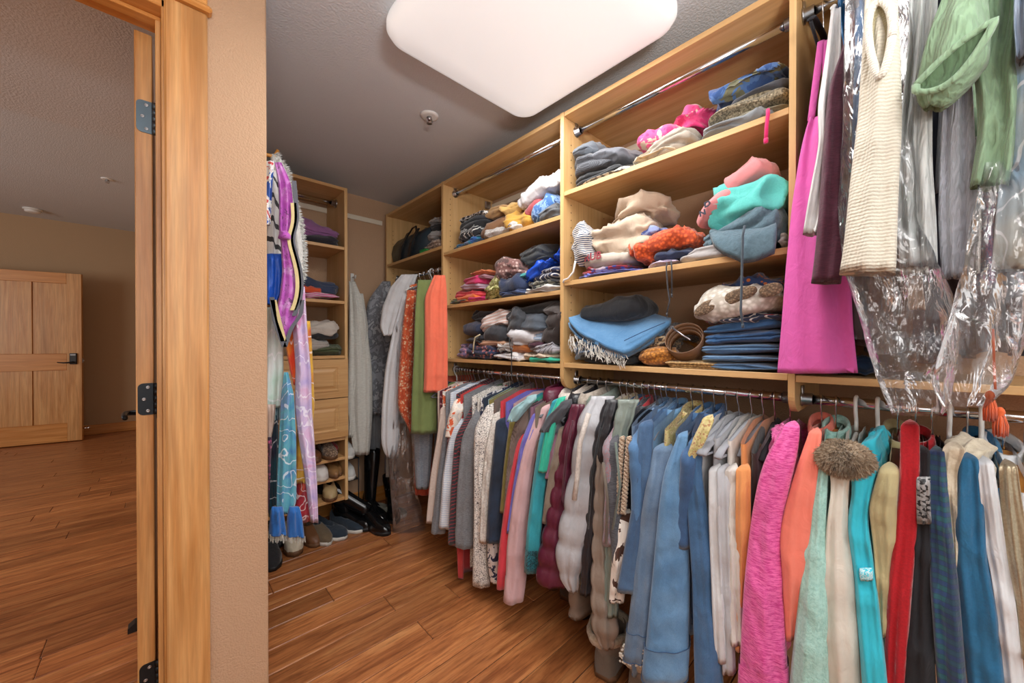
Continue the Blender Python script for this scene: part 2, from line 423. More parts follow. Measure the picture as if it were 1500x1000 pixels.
# floor planks: one object each, laid along x
rp = random.Random(5); PW = .127
def planks(y0, y1, x0, x1, off):
    y = y0; cnt = 0; row = 0
    while y < y1:
        x = x0 - rp.uniform(0, 1.0)
        while x < x1:
            L = rp.choice((.6, .8, 1.0, 1.2, 1.45))
            a, b = max(x, x0), min(x + L, x1)
            if b - a > .03:
                o = MB().box(-(b - a) / 2 + .0010, (b - a) / 2 - .0010, -PW / 2 + .0013, PW / 2 - .0013, -.012, 0.0, .0028).build('plank', M['plank'], fl)
                o.location = ((a + b) / 2, y + PW / 2, rp.uniform(-.0006, .0002)); cnt += 1
            x += L
        y += PW; row += 1
    return cnt
n1 = planks(.30, YB, XC - .1, XW, 0)
n1 += planks(YJ - .6, 5.0, -3.1, XC - .1, 1)
mb = MB(); y = .30 - PW
def fill(y0, y1, x0, x1, st):
    y = y0
    while (y < y1):
        x = x0 - rp.uniform(0, 1.0)
        while x < x1:
            L = rp.choice((.8, 1.0, 1.3)); a, b = max(x, x0), min(x + L, x1)
            if b - a > .03: st.box(a + .0007, b - .0007, y + .0008, y + PW - .0008, -.012, -.0003, .002)
            x += L
        y += PW
fill(-2.0, .30 - PW * .5, -1.5, XW, mb); fill(.30 + PW * 0, YJ - .6 - PW * .6, -1.5, XC - .1, mb)
fill(5.0 + PW * .02, YF, XBL, XC - .1, mb); fill(YJ - .6 + PW * 0, 5.0 - PW * .5, XBL, -3.1, mb)
o = mb.build('plank_field', M['plank'], fl, kind='stuff')

# door frame
mb = MB(); mb.box(XJ, XJ + .0095, Y0 - .002, YJ + .002, 0, ZH + .02, .0015)
struct(mb.build('trim_1', M['fir_v']))                                   # right jamb board
struct(MB().box(XL - .0175, XL, Y0 - .002, YJ + .002, 0, ZH + .02, .0015).build('trim_2', M['fir_v']))
struct(MB().box(XL - .0175, XJ + .0175, Y0 - .002, YJ + .002, ZH, ZH + .019, .0015).build('trim_3', M['fir_x']))
struct(MB().box(XJ - .0115, XJ - .0003, Y0 + .045, Y0 + .08, 0, ZH - .011, .0015).build('trim_4', M['fir_v']))
struct(MB().box(XL, XJ, Y0 + .045, Y0 + .08, ZH - .011, ZH - .0003, .0015).build('trim_5', M['fir_x']))
struct(MB().box(.0075, .0945, Y0 - .02, Y0 - .0003, 0, 2.085, .004).build('trim_6', M['fir_v']))   # right casing
struct(MB().box(XL - .1, XL - .012, Y0 - .02, Y0 - .0003, 0, 2.085, .004).build('trim_7', M['fir_v']))
mb = MB(); mb.box(XL - .125, .104, Y0 - .034, Y0 - .0003, 2.0855, 2.1035, .006); mb.box(XL - .1, .0945, Y0 - .021, Y0 - .0003, 2.104, 2.225, .003); mb.box(XL - .125, .112, Y0 - .04, Y0 - .0003, 2.2255, 2.25, .004)
struct(mb.build('trim_8', M['fir_x']))
mb = MB(); mb.box(.02, .108, YJ + .0003, YJ + .02, 0, 2.085, .004); struct(mb.build('trim_9', M['fir_v']))
struct(MB().box(XL - .1, .108, YJ + .0003, YJ + .022, 2.0855, 2.2, .004).build('trim_10', M['fir_x']))

# closet door, open into the bedroom and seen on its hinge edge
DX0, DX1, DY0, DY1 = -.0525, -.0165, 1.468, 2.225
d1 = struct(MB().box(DX0, DX1, DY0, DY1, .012, 2.059, .002).build('door_1', M['fir_v']))
def hinge(zc, mat):
    h = MB()
    # rounded leaf on the door edge
    w, hh, r = .030, .089, .012; pts = []
    cx0, cx1 = DX1 - .0325, DX1 + .0
    prof = [(cx1, zc - hh / 2), (cx1, zc + hh / 2)]
    for k in range(6): a = PI / 2 + k / 5 * PI / 2; prof.append((cx0 + r + r * math.cos(a), zc + hh / 2 - r + r * math.sin(a)))
    for k in range(6): a = PI + k / 5 * PI / 2; prof.append((cx0 + r + r * math.cos(a), zc - hh / 2 + r + r * math.sin(a)))
    A = [(x, DY0 - .0025, z) for x, z in prof]; B = [(x, DY0 - .0002, z) for x, z in prof]
    h.rings(np.array([A, B]), True, True, True)
    o = fix_normals(h.build('hinge', mat, d1))
    k = MB()
    for i in range(5):
        z0 = zc - hh / 2 + i * hh / 5
        k.cyl((DX1 + .0045, DY0 - .003), .0062, .0062, z0 + .0006, z0 + hh / 5 - .0006, 12)
    k.build('hinge_knuckle', mat, o, True)
    s = MB()
    for sx, sz in ((.012, .033), (.020, .0), (.012, -.033)):
        c = np.array([DX1 - sx, DY0 - .0027, zc + sz]); a = np.arange(14) * 2 * PI / 14
        s.rings(np.array([np.c_[c[0] + r_ * np.cos(a), np.full(14, c[1] - d_), c[2] + r_ * np.sin(a)] for r_, d_ in ((.0045, 0), (.0040, .0009), (.0016, .0009), (.0014, .0002))]), True, False, True)
    s.build('hinge_screw', M['steel'], o, True)
hinge(1.825, M['grey_metal']); hinge(1.035, M['black_metal']); hinge(.245, M['black_metal'])
def lever(parent, x, y, z, sgn, along, mat):
    """rose + neck + lever; sgn: which side of the slab along x, along: +-1 direction in y"""
    m = MB(); a = np.arange(24) * 2 * PI / 24
    m.rings(np.array([np.c_[np.full(24, x + sgn * d), y + r * np.cos(a), z + r * np.sin(a)] for d, r in ((0, .032), (.006, .032), (.010, .027), (.0101, .012), (.045, .010))]), True, False, True)
    m.tube([(x + sgn * .045, y, z), (x + sgn * .052, y + along * .008, z), (x + sgn * .055, y + along * .03, z), (x + sgn * .054, y + along * .075, z - .002), (x + sgn * .05, y + along * .115, z - .004)], [.010, .011, .010, .009, .008], 10)
    return fix_normals(m.build('door_handle', mat, parent, True))
lever(d1, DX0, 2.16, .91, -1, -1, M['black_metal']); lever(d1, DX1, 2.16, .91, 1, -1, M['black_metal'])

# far door of the bedroom, opened against the far wall
pa = atY(119, 405, 6.95); H = 2.03
hx, hy = -1.93, 7.20
ca = math.atan2(pa[1] - hy, pa[0] - hx)
d2 = struct(thing('door_2', 'x', 'door', (pa[0], pa[1], .012), ca)); del d2['label']; del d2['category']
W2 = .90; T2 = .042; ST = .125
def slab(x0, x1, z0, z1, y0=0, y1=T2, b=.002, name='rail', mat='fir_v'):
    return MB().box(-x1, -x0, y0, y1, z0, z1, b).build(name, M[mat], d2)
slab(0, ST, 0, H, name='stile'); slab(W2 - ST, W2, 0, H, name='stile')
slab(ST, W2 - ST, H - .125, H, name='rail', mat='fir_x'); slab(ST, W2 - ST, .86, 1.06, name='rail', mat='fir_x'); slab(ST, W2 - ST, 0, .22, name='rail', mat='fir_x')
xm = W2 / 2 
slab(xm - .05, xm + .05, .22, .86, name='mullion'); slab(xm - .05, xm + .05, 1.06, H - .125, name='mullion')
for a, b in ((ST, xm - .05), (xm + .05, W2 - ST)):
    for c, d in ((.22, .86), (1.06, H - .125)): slab(a, b, c, d, .012, T2 - .012, name='panel')
m = MB().box(-.098, -.036, -.022, 0, .93, 1.065, .006); fix_normals(m.build('keypad_lock', M['black'], d2))
m = MB().box(-.090, -.044, -.0245, -.0222, 1.035, 1.058, .001); m.build('lock_label', M['greyplastic'], d2)
m = MB(); m.tube([(-.067, -.022, .955), (-.067, -.05, .955), (-.085, -.056, .955), (-.13, -.056, .95), (-.185, -.05, .957)], [.011, .011, .009, .008, .006], 10); fix_normals(m.build('door_handle', M['black_metal'], d2, True))
m = MB(); m.box(.0, .004, .012, .032, .945, 1.0, .001); m.box(.004, .014, .016, .028, .965, .982, .003); m.build('latch', M['steel'], d2)
m = MB(); m.tube([(.0, .02, .14), (.05, .02, .14)], .006, 8); m.cyl((.05, .02), .012, .012, .128, .152, 10); m.build('hinge_pin', M['chrome'], d2, True)

# small ceiling and floor fittings
def sprinkler(name, x, y, z, label):
    r = thing(name, label, 'sprinkler', (x, y, z))
    MB().lathe([(.042, 0), (.042, -.004), (.034, -.009), (.026, -.0085)], 28).build('escutcheon', M['white'], r, True)
    m = MB().lathe([(.011, -.008), (.009, -.022), (.004, -.024)], 14); m.tube([(.012, 0, -.012), (.014, 0, -.026), (.004, 0, -.036)], .002, 6); m.tube([(-.012, 0, -.012), (-.014, 0, -.026), (-.004, 0, -.036)], .002, 6)
    m.lathe([(.013, -.036), (.013, -.038), (.004, -.0385)], 14); m.build('sprinkler_head', M['steel'], r, True)
p = atZ(629, 169, ZC); sprinkler('fire_sprinkler', p[0], p[1], ZC, 'white fire sprinkler head on the closet ceiling beside the big light')
p = atZ(157, 262, ZB); sprinkler('fire_sprinkler', p[0], p[1], ZB, 'small fire sprinkler head on the bedroom ceiling seen through the doorway')
p = atZ(48, 306, ZB); r = thing('smoke_detector', 'round white smoke detector on the bedroom ceiling', 'smoke detector', (p[0], p[1], ZB))
MB().lathe([(.075, 0), (.075, -.012), (.068, -.016)], 32).build('base', M['white'], r, True)
MB().lathe([(.062, -.0162), (.060, -.036), (.045, -.043), (.02, -.044)], 32).build('cover', M['white'], r, True)
p = atZ(201, 926, 0); r = thing('door_wedge', 'small dark rubber door stop on the bedroom floor', 'door stop', (p[0] + .022, p[1] + .03, 0.0))
m = MB(); m.rings(np.array([[(-.05, -.02, 0), (.05, -.02, 0), (.05, -.02, .012), (.02, -.02, .034), (-.03, -.02, .036), (-.05, -.02, .02)], [(-.05, .02, 0), (.05, .02, 0), (.05, .02, .012), (.02, .02, .034), (-.03, .02, .036), (-.05, .02, .02)]]), True, True, True); fix_normals(m.build('wedge', M['black'], r))
p = atY(229, 400, 2.1); 

# the ceiling fixture: rounded wraparound diffuser in a thin pan
FX, FY, FW, FL_, FZ = .865, .845, .68, .715, ZC
lt = thing('ceiling_light', 'large white rounded rectangular diffuser light on the closet ceiling', 'ceiling light', (FX, FY, FZ))
def rrect(w, l, r, z, n=8):
    P = []
    for k, (sx, sy) in enumerate(((1, 1), (-1, 1), (-1, -1), (1, -1))):
        for i in range(n + 1):
            a = k * PI / 2 + i / n * PI / 2
            P.append((sx * (w / 2 - r) + r * math.cos(a), sy * (l / 2 - r) + r * math.sin(a), z))
    return P
m = MB().rings(np.array([rrect(FW - .03, FL_ - .03, .09, -.0), rrect(FW - .03, FL_ - .03, .09, -.02)]), True, True, True); fix_normals(m.build('pan', M['white'], lt))
m = MB().rings(np.array([rrect(FW - .012, FL_ - .012, .07, -.0202), rrect(FW, FL_, .075, -.04), rrect(FW, FL_, .075, -.06), rrect(FW - .02, FL_ - .02, .07, -.078), rrect(FW - .06, FL_ - .06, .06, -.088), rrect(FW - .2, FL_ - .2, .05, -.092)]), True, True, True); fix_normals(m.build('diffuser', M['diffuser'], lt, True))
# ------------------------------------------------------------------ closet system
XF = 1.23; XR = 1.315; ZT = 2.16
BAY = {0: (-.56, .2095), 1: (.2251, .9952), 2: (1.0136, 1.9128), 3: (1.9281, 2.680)}
ZLOW, ZUP, ZMID = 1.036, 2.106, 1.672
def side_panel(parent, y0, y1, zb, rounded=True):
    """upright panel with a rounded lower front corner"""
    P = [(XW - .002, ZT), (XF, ZT)]
    if rounded:
        r = .055
        for k in range(9):
            a = PI + k / 8 * PI / 2; P.append((XF + r + r * math.cos(a), zb + r + r * math.sin(a)))
    else: P.append((XF, zb))
    P.append((XW - .002, zb))
    o = MB().rings(np.array([[(x, y0, z) for x, z in P], [(x, y1, z) for x, z in P]]), True, True, True).build('side_panel', M['maple_v'], parent)
    return fix_normals(o)
def pin_holes(panel, y, z0, z1, sgn):
    m = MB(); a = np.arange(7) * 2 * PI / 7
    for x in (XF + .05, XW - .09):
        z = z0
        while z < z1:
            m.rings(np.array([np.c_[x + .0028 * np.cos(a), np.full(7, y - sgn * .0004), z + .0028 * np.sin(a)], np.c_[x + .0026 * np.cos(a), np.full(7, y - sgn * .0006), z + .0026 * np.sin(a)]]), True, True, True); z += .032
    o = m.build('pin_hole', M['subfloor'], panel, kind='stuff')
def board(parent, name, y0, y1, ztop, x0=XF + .002, th=.0185, m='maple'):
    return MB().box(x0, XW - .003, y0 + .0004, y1 - .0004, ztop - th, ztop, .0012).build(name, M[m], parent)
def rod(parent, y0, y1, z, r=.0128, x=XR):
    pts = [(x, y0 + .001, z), (x, y1 - .001, z)]
    o = MB().tube(pts, r, 20).build('hanging_rod', M['chrome'], parent, True)
    for y, s in ((y0, 1), (y1, -1)):
        m = MB(); a = np.arange(20) * 2 * PI / 20
        m.rings(np.array([np.c_[x + rr * np.cos(a), np.full(20, y + s * d), z + rr * np.sin(a) * 1.0] for d, rr in ((.0005, .021), (.004, .021), (.005, .0168), (.026, .0168), (.0262, .0135))]), True, True, False)
        m.box(x - .011, x + .011, y + s * .0005, y + s * .006, z, z + .038, .002)
        fix_normals(m.build('rod_bracket', M['steel'], o, True))
    return o
def unit(i, label, shelves, zb, rods, left=True, right=False, top=True):
    y0, y1 = BAY[i]; r = thing('shelving_unit', label, 'closet shelving', (XF, (y0 + y1) / 2, 0), 0, 'maple closet units along the right wall')
    keep = []
    if left: p = side_panel(r, y1, y1 + .0182, zb[0]); keep.append((p, y1))
    if right: keep.append((side_panel(r, y0 - .0152, y0, zb[1]), y0))
    if top: keep.append((board(r, 'top_panel', y0, y1, ZT), 0))
    for z in shelves: board(r, 'shelf', y0, y1, z)
    for z in rods: rod(r, y0, y1, z)
    MB().box(XW - .075, XW - .03, y1 - .016, y1 - .0005, ZT - .085, ZT - .035, .005).build('suspension_bracket', M['steel'], r)
    pin_holes(keep[0][0], y1, zb[0] + .08, ZT - .09, 1)
    for c in list(r.children): c.location = tuple(-a for a in r.location)
    return r
unit(0, 'maple hanging unit nearest the camera with clothes on both its rods', [1.112], (1.003, 1.003), [ZUP, ZLOW], left=False, right=True) if False else None
r0 = thing('shelving_unit', 'nearest maple closet unit holding clothes on both its upper and lower rod', 'closet shelving', (XF, -.17, 0), 0)
def part0(o): o.location = tuple(-a for a in r0.location); return o
part0(side_panel(r0, BAY[0][0] - .0152, BAY[0][0], 1.003)); part0(board(r0, 'top_panel', *BAY[0], ZT)); part0(board(r0, 'shelf', *BAY[0], 1.1065)); part0(rod(r0, *BAY[0], ZUP)); part0(rod(r0, *BAY[0], ZLOW))
u1 = unit(1, 'maple closet unit with camouflage trousers on its top shelf and jeans on its bottom one', [1.827, 1.4515, 1.1095], (.998, 1.003), [ZUP, ZLOW], True, True)
u2 = unit(2, 'maple closet unit with a mustard bundle on its top shelf and royal blue cloth below', [1.735, 1.418, 1.1045], (.995, 1), [ZUP, ZLOW])
u3 = unit(3, 'maple closet unit in the far corner with a dark tote over long dresses', [1.782], (1.0, 1), [ZMID])
for u in (u1, u2, u3):
    if 'group' in u: del u['group']
# steel backs: the second small bracket seen on each panel at the back
# white hanging rail on the walls
r = struct(MB().box(XC + .001, 1.228, YB - .012, YB - .0005, 2.088, 2.122, .002).build('trim_11', M['cleat']))
r = struct(MB().box(XW - .012, XW - .0005, BAY[0][0], 2.70, 2.085, 2.12, .002).build('trim_12', M['cleat']))

# shelf tower with two drawers against the back wall
TX0, TX1, TY = .262, .850, 2.408
tw = thing('shelf_tower', 'tall narrow maple shelf tower with two drawers and shoe cubbies by the back wall', 'shelf tower', ((TX0 + TX1) / 2, TY, 0))
def tb(name, m, *a, parent=tw, bev=.0012):
    o = MB().box(*a, bev).build(name, M[m], parent)
    if parent is tw: o.location = tuple(-q for q in tw.location)
    return o
YTB = YB - .014
tb('side_panel', 'maple_v', TX1 - .0185, TX1, TY, YTB, .215, ZT); tb('side_panel', 'maple_v', TX0, TX0 + .0185, TY, YTB, .215, ZT)
a, b = TX0 + .019, TX1 - .019
tb('top_panel', 'maple_x', a, b, TY + .002, YTB, ZT - .0185, ZT)
for z in (1.792, 1.456, 1.118, .612, .488, .368, .237): tb('shelf', 'maple_x', a, b, TY + .002, YTB, z - .0185, z)
tb('back_board', 'maple_x', a, b, YTB - .006, YTB - .0005, .24, 1.09)
for z0, z1 in ((.862, 1.096), (.617, .857)):
    d = tb('drawer', 'maple_x', a - .014, b + .014, TY - .019, TY - .0005, z0, z1)
    # raised panel: sunk bevel ring and proud field
    m = MB(); fx0, fx1, fz0, fz1 = a + .045, b - .045, z0 + .045, z1 - .045
    def fr(i, y): return [(fx0 + i, y, fz0 + i), (fx1 - i, y, fz0 + i), (fx1 - i, y, fz1 - i), (fx0 + i, y, fz1 - i)]
    m.rings(np.array([fr(-.006, TY - .0192), fr(-.004, TY - .0225), fr(.004, TY - .0225), fr(.008, TY - .0195), fr(.014, TY - .0195), fr(.03, TY - .025), fr(.032, TY - .025)]), True, False, True)
    fix_normals(m.build('raised_panel', M['maple_x'], d))
m = MB().tube([(a + .001, TY + .15, 2.10), (b - .001, TY + .15, 2.10)], .0125, 16); o = m.build('hanging_rod', M['chrome'], tw, True); o.location = tuple(-q for q in tw.location)
m = MB()
for x, s in ((a, 1), (b, -1)):
    an = np.arange(20) * 2 * PI / 20
    m.rings(np.array([np.c_[np.full(20, x + s * d), TY + .15 + rr * np.cos(an), 2.10 + rr * np.sin(an)] for d, rr in ((.0005, .026), (.005, .026), (.006, .018), (.03, .018), (.031, .0135))]), True, True, False)
fix_normals(m.build('rod_bracket', M['steel'], o, True))
# ------------------------------------------------------------------ cloth builders
PHI = lambda m: np.arange(m) * 2 * PI / m
def sgnp(a, e): return np.sign(a) * np.abs(a) ** e
def rel(o, root):
    o.location = tuple(-a for a in root.location); return o

def hanger(kind, x, y, z, yaw, label, group=None, w=.2, drop=.075):
    names = {'wire': 'clothes_hanger', 'plastic': 'clothes_hanger', 'wood': 'clothes_hanger', 'black': 'clothes_hanger', 'dark': 'clothes_hanger'}
    r = thing('clothes_hanger', label, 'hanger', (x, y, z), yaw, group)
    R = .0155 if kind != 'plastic' else .0175
    hr = .0019 if kind != 'plastic' else .0042
    pts = [(R * math.cos(a), 0, R * math.sin(a)) for a in np.linspace(math.radians(-35), math.radians(185), 14)]
    pts += [(-R * .98, 0, -.012), (-R * .6, 0, -.028), (-.002, 0, -.04), (0, 0, -.05), (0, 0, -drop + .004)]
    mk = {'wire': 'chrome', 'black': 'chrome', 'wood': 'chrome', 'dark': 'chrome', 'plastic': 'white', 'grey': 'chrome'}[kind]
    MB().tube(pts, hr, 6).build('hook', M[mk], r, True)
    m = MB(); n = 17; X = np.linspace(-w, w, n); q = np.abs(X) / w
    Z = -drop - .004 - .055 * q ** 1.15 - .012 * np.clip(q - .85, 0, 1) / .15
    if kind in ('wood', 'dark'):
        rad = .011 + .007 * (1 - np.abs(q - .6)); m.tube(np.c_[X, 0.012 * q ** 2, Z], rad, 10, flat=.45)
    elif kind == 'plastic':
        m.tube(np.c_[X, 0 * X, Z], .0048, 8); m.tube([(-w + .004, 0, Z[0] - .004), (0, 0, Z[0] - .012), (w - .004, 0, Z[0] - .004)], .004, 8)
    else:
        m.tube(np.c_[X, 0 * X, Z], .0105 if kind == 'grey' else .0075, 10, flat=.5); m.tube([(-w + .006, 0, Z[0] - .003), (0, 0, Z[0] - .008), (w - .006, 0, Z[0] - .003)], .0035, 6)
    sm = {'wire': 'velvet', 'black': 'velvet_black', 'wood': 'wood_hanger', 'dark': 'wood_dark', 'plastic': 'white', 'grey': 'velvet_light'}[kind]
    m.build('shoulder_bar', M[sm], r, True)
    return r

def body(hw, L, th, hemw, seed, zs=.072, slope=.30, neck=.06, nf=2.0, fa=.008, puff=0, strap=0.0, sag=0.012, rows=26, m=40, lean=0.0):
    """flattened hanging tube between the shoulder line and the hem, in hanger space"""
    phi = PHI(m); s = np.cos(phi); sy = np.sin(phi); rs = np.random.RandomState(seed); ph = rs.rand(4) * 6.28
    t = np.linspace(0, 1, rows) ** .9
    R = np.zeros((rows, m, 3))
    x0 = s * hw
    ztop = -zs - slope * np.maximum(0, np.abs(x0) - neck) - strap * 0
    if strap: ztop = ztop - strap * (np.clip((np.abs(s) - .55) / .45, 0, 1) * .4 + np.clip((.45 - np.abs(s)) / .45, 0, 1))
    for i, ti in enumerate(t):
        w = hw + (hemw - hw) * ti
        x = s * w
        z = ztop * (1 - ti) + (-L + sag * np.sin(2.2 * s + ph[0]) * 1) * ti
        thi = .012 + (th - .012) * min(1, ti * 3)
        yy = sgnp(sy, .5) * thi
        A = fa * min(1, ti * 1.8 + .1)
        yy = yy + A * np.sin(nf * PI * s + ph[1] + 1.1 * ti) + A * .5 * np.sin(2.3 * nf * PI * s + ph[2] - 1.7 * ti)
        if puff:
            q = np.abs(np.sin((z + .1) / puff * PI)); yy = yy + sgnp(sy, .6) * th * .55 * (q ** .5 - .4); x = x * (1 + .05 * (q ** .5 - .5))
        yy = yy + lean * ti
        R[i] = np.c_[x, yy, z]
    R[..., 1] += .0035 * wob(R, 26, seed + 5, 5, (1, 0, .5))
    Z2 = R[-1].copy(); c = Z2.mean(0); Z2[:, 1] = c[1] + (Z2[:, 1] - c[1]) * .75; Z2[:, 2] += .012
    return np.concatenate([R, Z2[None]])

def tube_rings(path, rx, ry, seed, m=24, wr=.10, freq=34):
    """limb-like cloth tube along a mostly vertical path; rx along x, ry along y"""
    P = np.asarray(path, float); n = len(P); a = PHI(m); R = np.zeros((n, m, 3))
    for i in range(n):
        R[i] = P[i] + np.c_[rx[i] * sgnp(np.cos(a), .8), ry[i] * sgnp(np.sin(a), .8), np.zeros(m)]
    C = P[:, None, :]
    k = 1 + wr * (ridge(R * np.array([1, 1, 1.6]), freq, seed) - .55) + wr * .5 * wob(R, freq * .5, seed + 1, 4, (1, 1, .3))
    R[..., 0] = C[..., 0] + (R[..., 0] - C[..., 0]) * k; R[..., 1] = C[..., 1] + (R[..., 1] - C[..., 1]) * k
    R[..., 2] += .006 * wob(R, 20, seed + 2, 4)
    L = R[-1].copy(); L = P[-1] + (L - P[-1]) * .8; L[:, 2] += .014
    return np.concatenate([R, L[None]])

def interp_keys(keys, n):
    K = np.array(sorted(keys), float); v = np.linspace(K[0, 0], K[-1, 0], n)
    out = [v]
    for c in (1, 2):
        y = np.interp(v, K[:, 0], K[:, c])
        for _ in range(3): y[1:-1] = .25 * y[:-2] + .5 * y[1:-1] + .25 * y[2:]
        out.append(y)
    return np.array(out).T
def face_plane(u, v, X):
    """vertical plane through the point at depth X on the sight line, square to that line"""
    p = atX(u, v, X); n = np.array([p[0], p[1], 0.0]); n /= np.linalg.norm(n); return p, n
def on_plane(u, v, p, n):
    d = ray(u, v); o = np.array([0, 0, CAMZ]); t = (p - o).dot(n) / d.dot(n); return o + d * t
def drape(p, n, keys, thick, seed, rows=30, m=40, nf=2.0, fa=.006, wr=.004, closed_bottom=False, ex=.55, hem=.0, wfreq=30):
    K = interp_keys(keys, rows); phi = PHI(m); s = np.cos(phi); sy = np.sin(phi); rs = np.random.RandomState(seed); ph = rs.rand(3) * 6.28
    R = np.zeros((rows, m, 3))
    n = -n                                                    # towards the room
    for i, (v, a, b) in enumerate(K):
        A, B = on_plane(a, v, p, n), on_plane(b, v, p, n); ti = i / (rows - 1)
        C = (A + B) / 2; D = (B - A) / 2; hw = np.linalg.norm(D); e = min(1.0, ti * 5 + .35)
        th = min(thick, hw * .9) * e
        f = th * sgnp(sy, ex) + fa * e * (np.sin(nf * PI * s + ph[0] + 1.5 * ti) + .5 * np.sin(2.1 * nf * PI * s + ph[1] - 2 * ti)) * (1 - .5 * s ** 4)
        R[i] = C + s[:, None] * D + f[:, None] * n
    d = wr * (wob(R, wfreq, seed + 3, 5, (1, 1, .35)) + 1.2 * (ridge(R, wfreq * 1.1, seed + 9, (1, 1, .8)) - .5))
    R += d[..., None] * n * sgnp(sy, .3)[None, :, None] * np.sign(1)
    if hem: R[-1, :, 2] += hem * np.sin(3 * s + ph[2])
    L = R[-1].copy(); c = L.mean(0); L = c + (L - c) * .78; L[:, 2] += .012
    return np.concatenate([R, L[None]])

def lump_mesh(w, d, h, seed, layers=0, crump=.3, e1=.4, e2=.45, freq=24, nlat=34, nlon=76, twist=0, sagx=0):
    """a folded or heaped piece of cloth: stacked lips towards the room, creases with sharp crests, flat underside"""
    et = np.linspace(-PI / 2, PI / 2, nlat); om = PHI(nlon)
    E, O = np.meshgrid(et, om, indexing='ij')
    x = d / 2 * sgnp(np.cos(E), e1) * sgnp(np.cos(O), e2); y = w / 2 * sgnp(np.cos(E), e1) * sgnp(np.sin(O), e2); z = h / 2 * sgnp(np.sin(E), .8)
    P = np.stack([x, y, z], -1)
    rs = np.random.RandomState(seed)
    soft = min(1.0, crump / .5)
    # slump: the top surface undulates, ends droop
    topw = np.clip(z / h + .5, 0, 1)
    P[..., 2] += topw * h * soft * (.16 * wob(P * np.array([1, 1, 0]), 13, seed + 11, 5) - .22 * np.abs(2 * y / w) ** 3)
    # outline of the piece is never a true ellipse
    ang = np.arctan2(y / w, x / d); k = 1 + soft * .07 * (np.sin(2 * ang + rs.rand() * 6) + .7 * np.sin(3 * ang + rs.rand() * 6) + .5 * np.sin(5 * ang + rs.rand() * 6)); P[..., 0] *= k; P[..., 1] *= 1 + (k - 1) * .5
    if layers > 1:
        warp = (.08 + .22 * soft) * h * wob(P * np.array([1, 1, 0]), 11, seed + 7, 4)
        fr = ((z + warp) / h + .5) * layers; lob = np.abs(np.sin(PI * fr)) ** .5
        k = 1 - (.10 + .05 * soft) * (1 - lob); P[..., 0] *= k; P[..., 1] *= 1 - .06 * (1 - lob)
        li = np.clip(np.floor(fr), 0, layers).astype(int); ox = rs.uniform(-.016, .012, layers + 2); oy = rs.uniform(-.012, .012, layers + 2)
        P[..., 0] += ox[li] * .6; P[..., 1] += oy[li]
    N = P / np.array([d * d / 4, w * w / 4, h * h / 4]); N /= np.linalg.norm(N, axis=-1, keepdims=True) + 1e-9
    v1 = rs.normal(size=3) * np.array([.5, 1, .8]); v1 = np.abs(v1) / np.linalg.norm(v1) * 1.6 + .15
    crest = ridge(P, freq * .8, seed + 2, v1) ** 2.2; crest2 = ridge(P, freq * 1.7, seed + 4, v1[[1, 0, 2]]) ** 2
    D = crump * (.020 * wob(P, freq * .5, seed + 1, 5) + .040 * (crest - .35) + .018 * (crest2 - .4))
    D = np.clip(D, -h * .38, h * .45)
    P = P + N * D[..., None]
    P[..., 2] = np.maximum(P[..., 2], -h / 2) + h / 2
    return P

def lump(name, label, cat, mat, c, w, d, h, seed, group=None, tilt=0, yaw=0, parent=None, **kw):
    P = lump_mesh(w, d, h, seed, **kw); m = MB().rings(P, True)
    o = m.build(name, mat, parent, True); o.location = tuple(float(a) for a in c); o.rotation_euler = (tilt, 0, yaw)
    if parent is None: tag(o, label, cat, group)
    return o

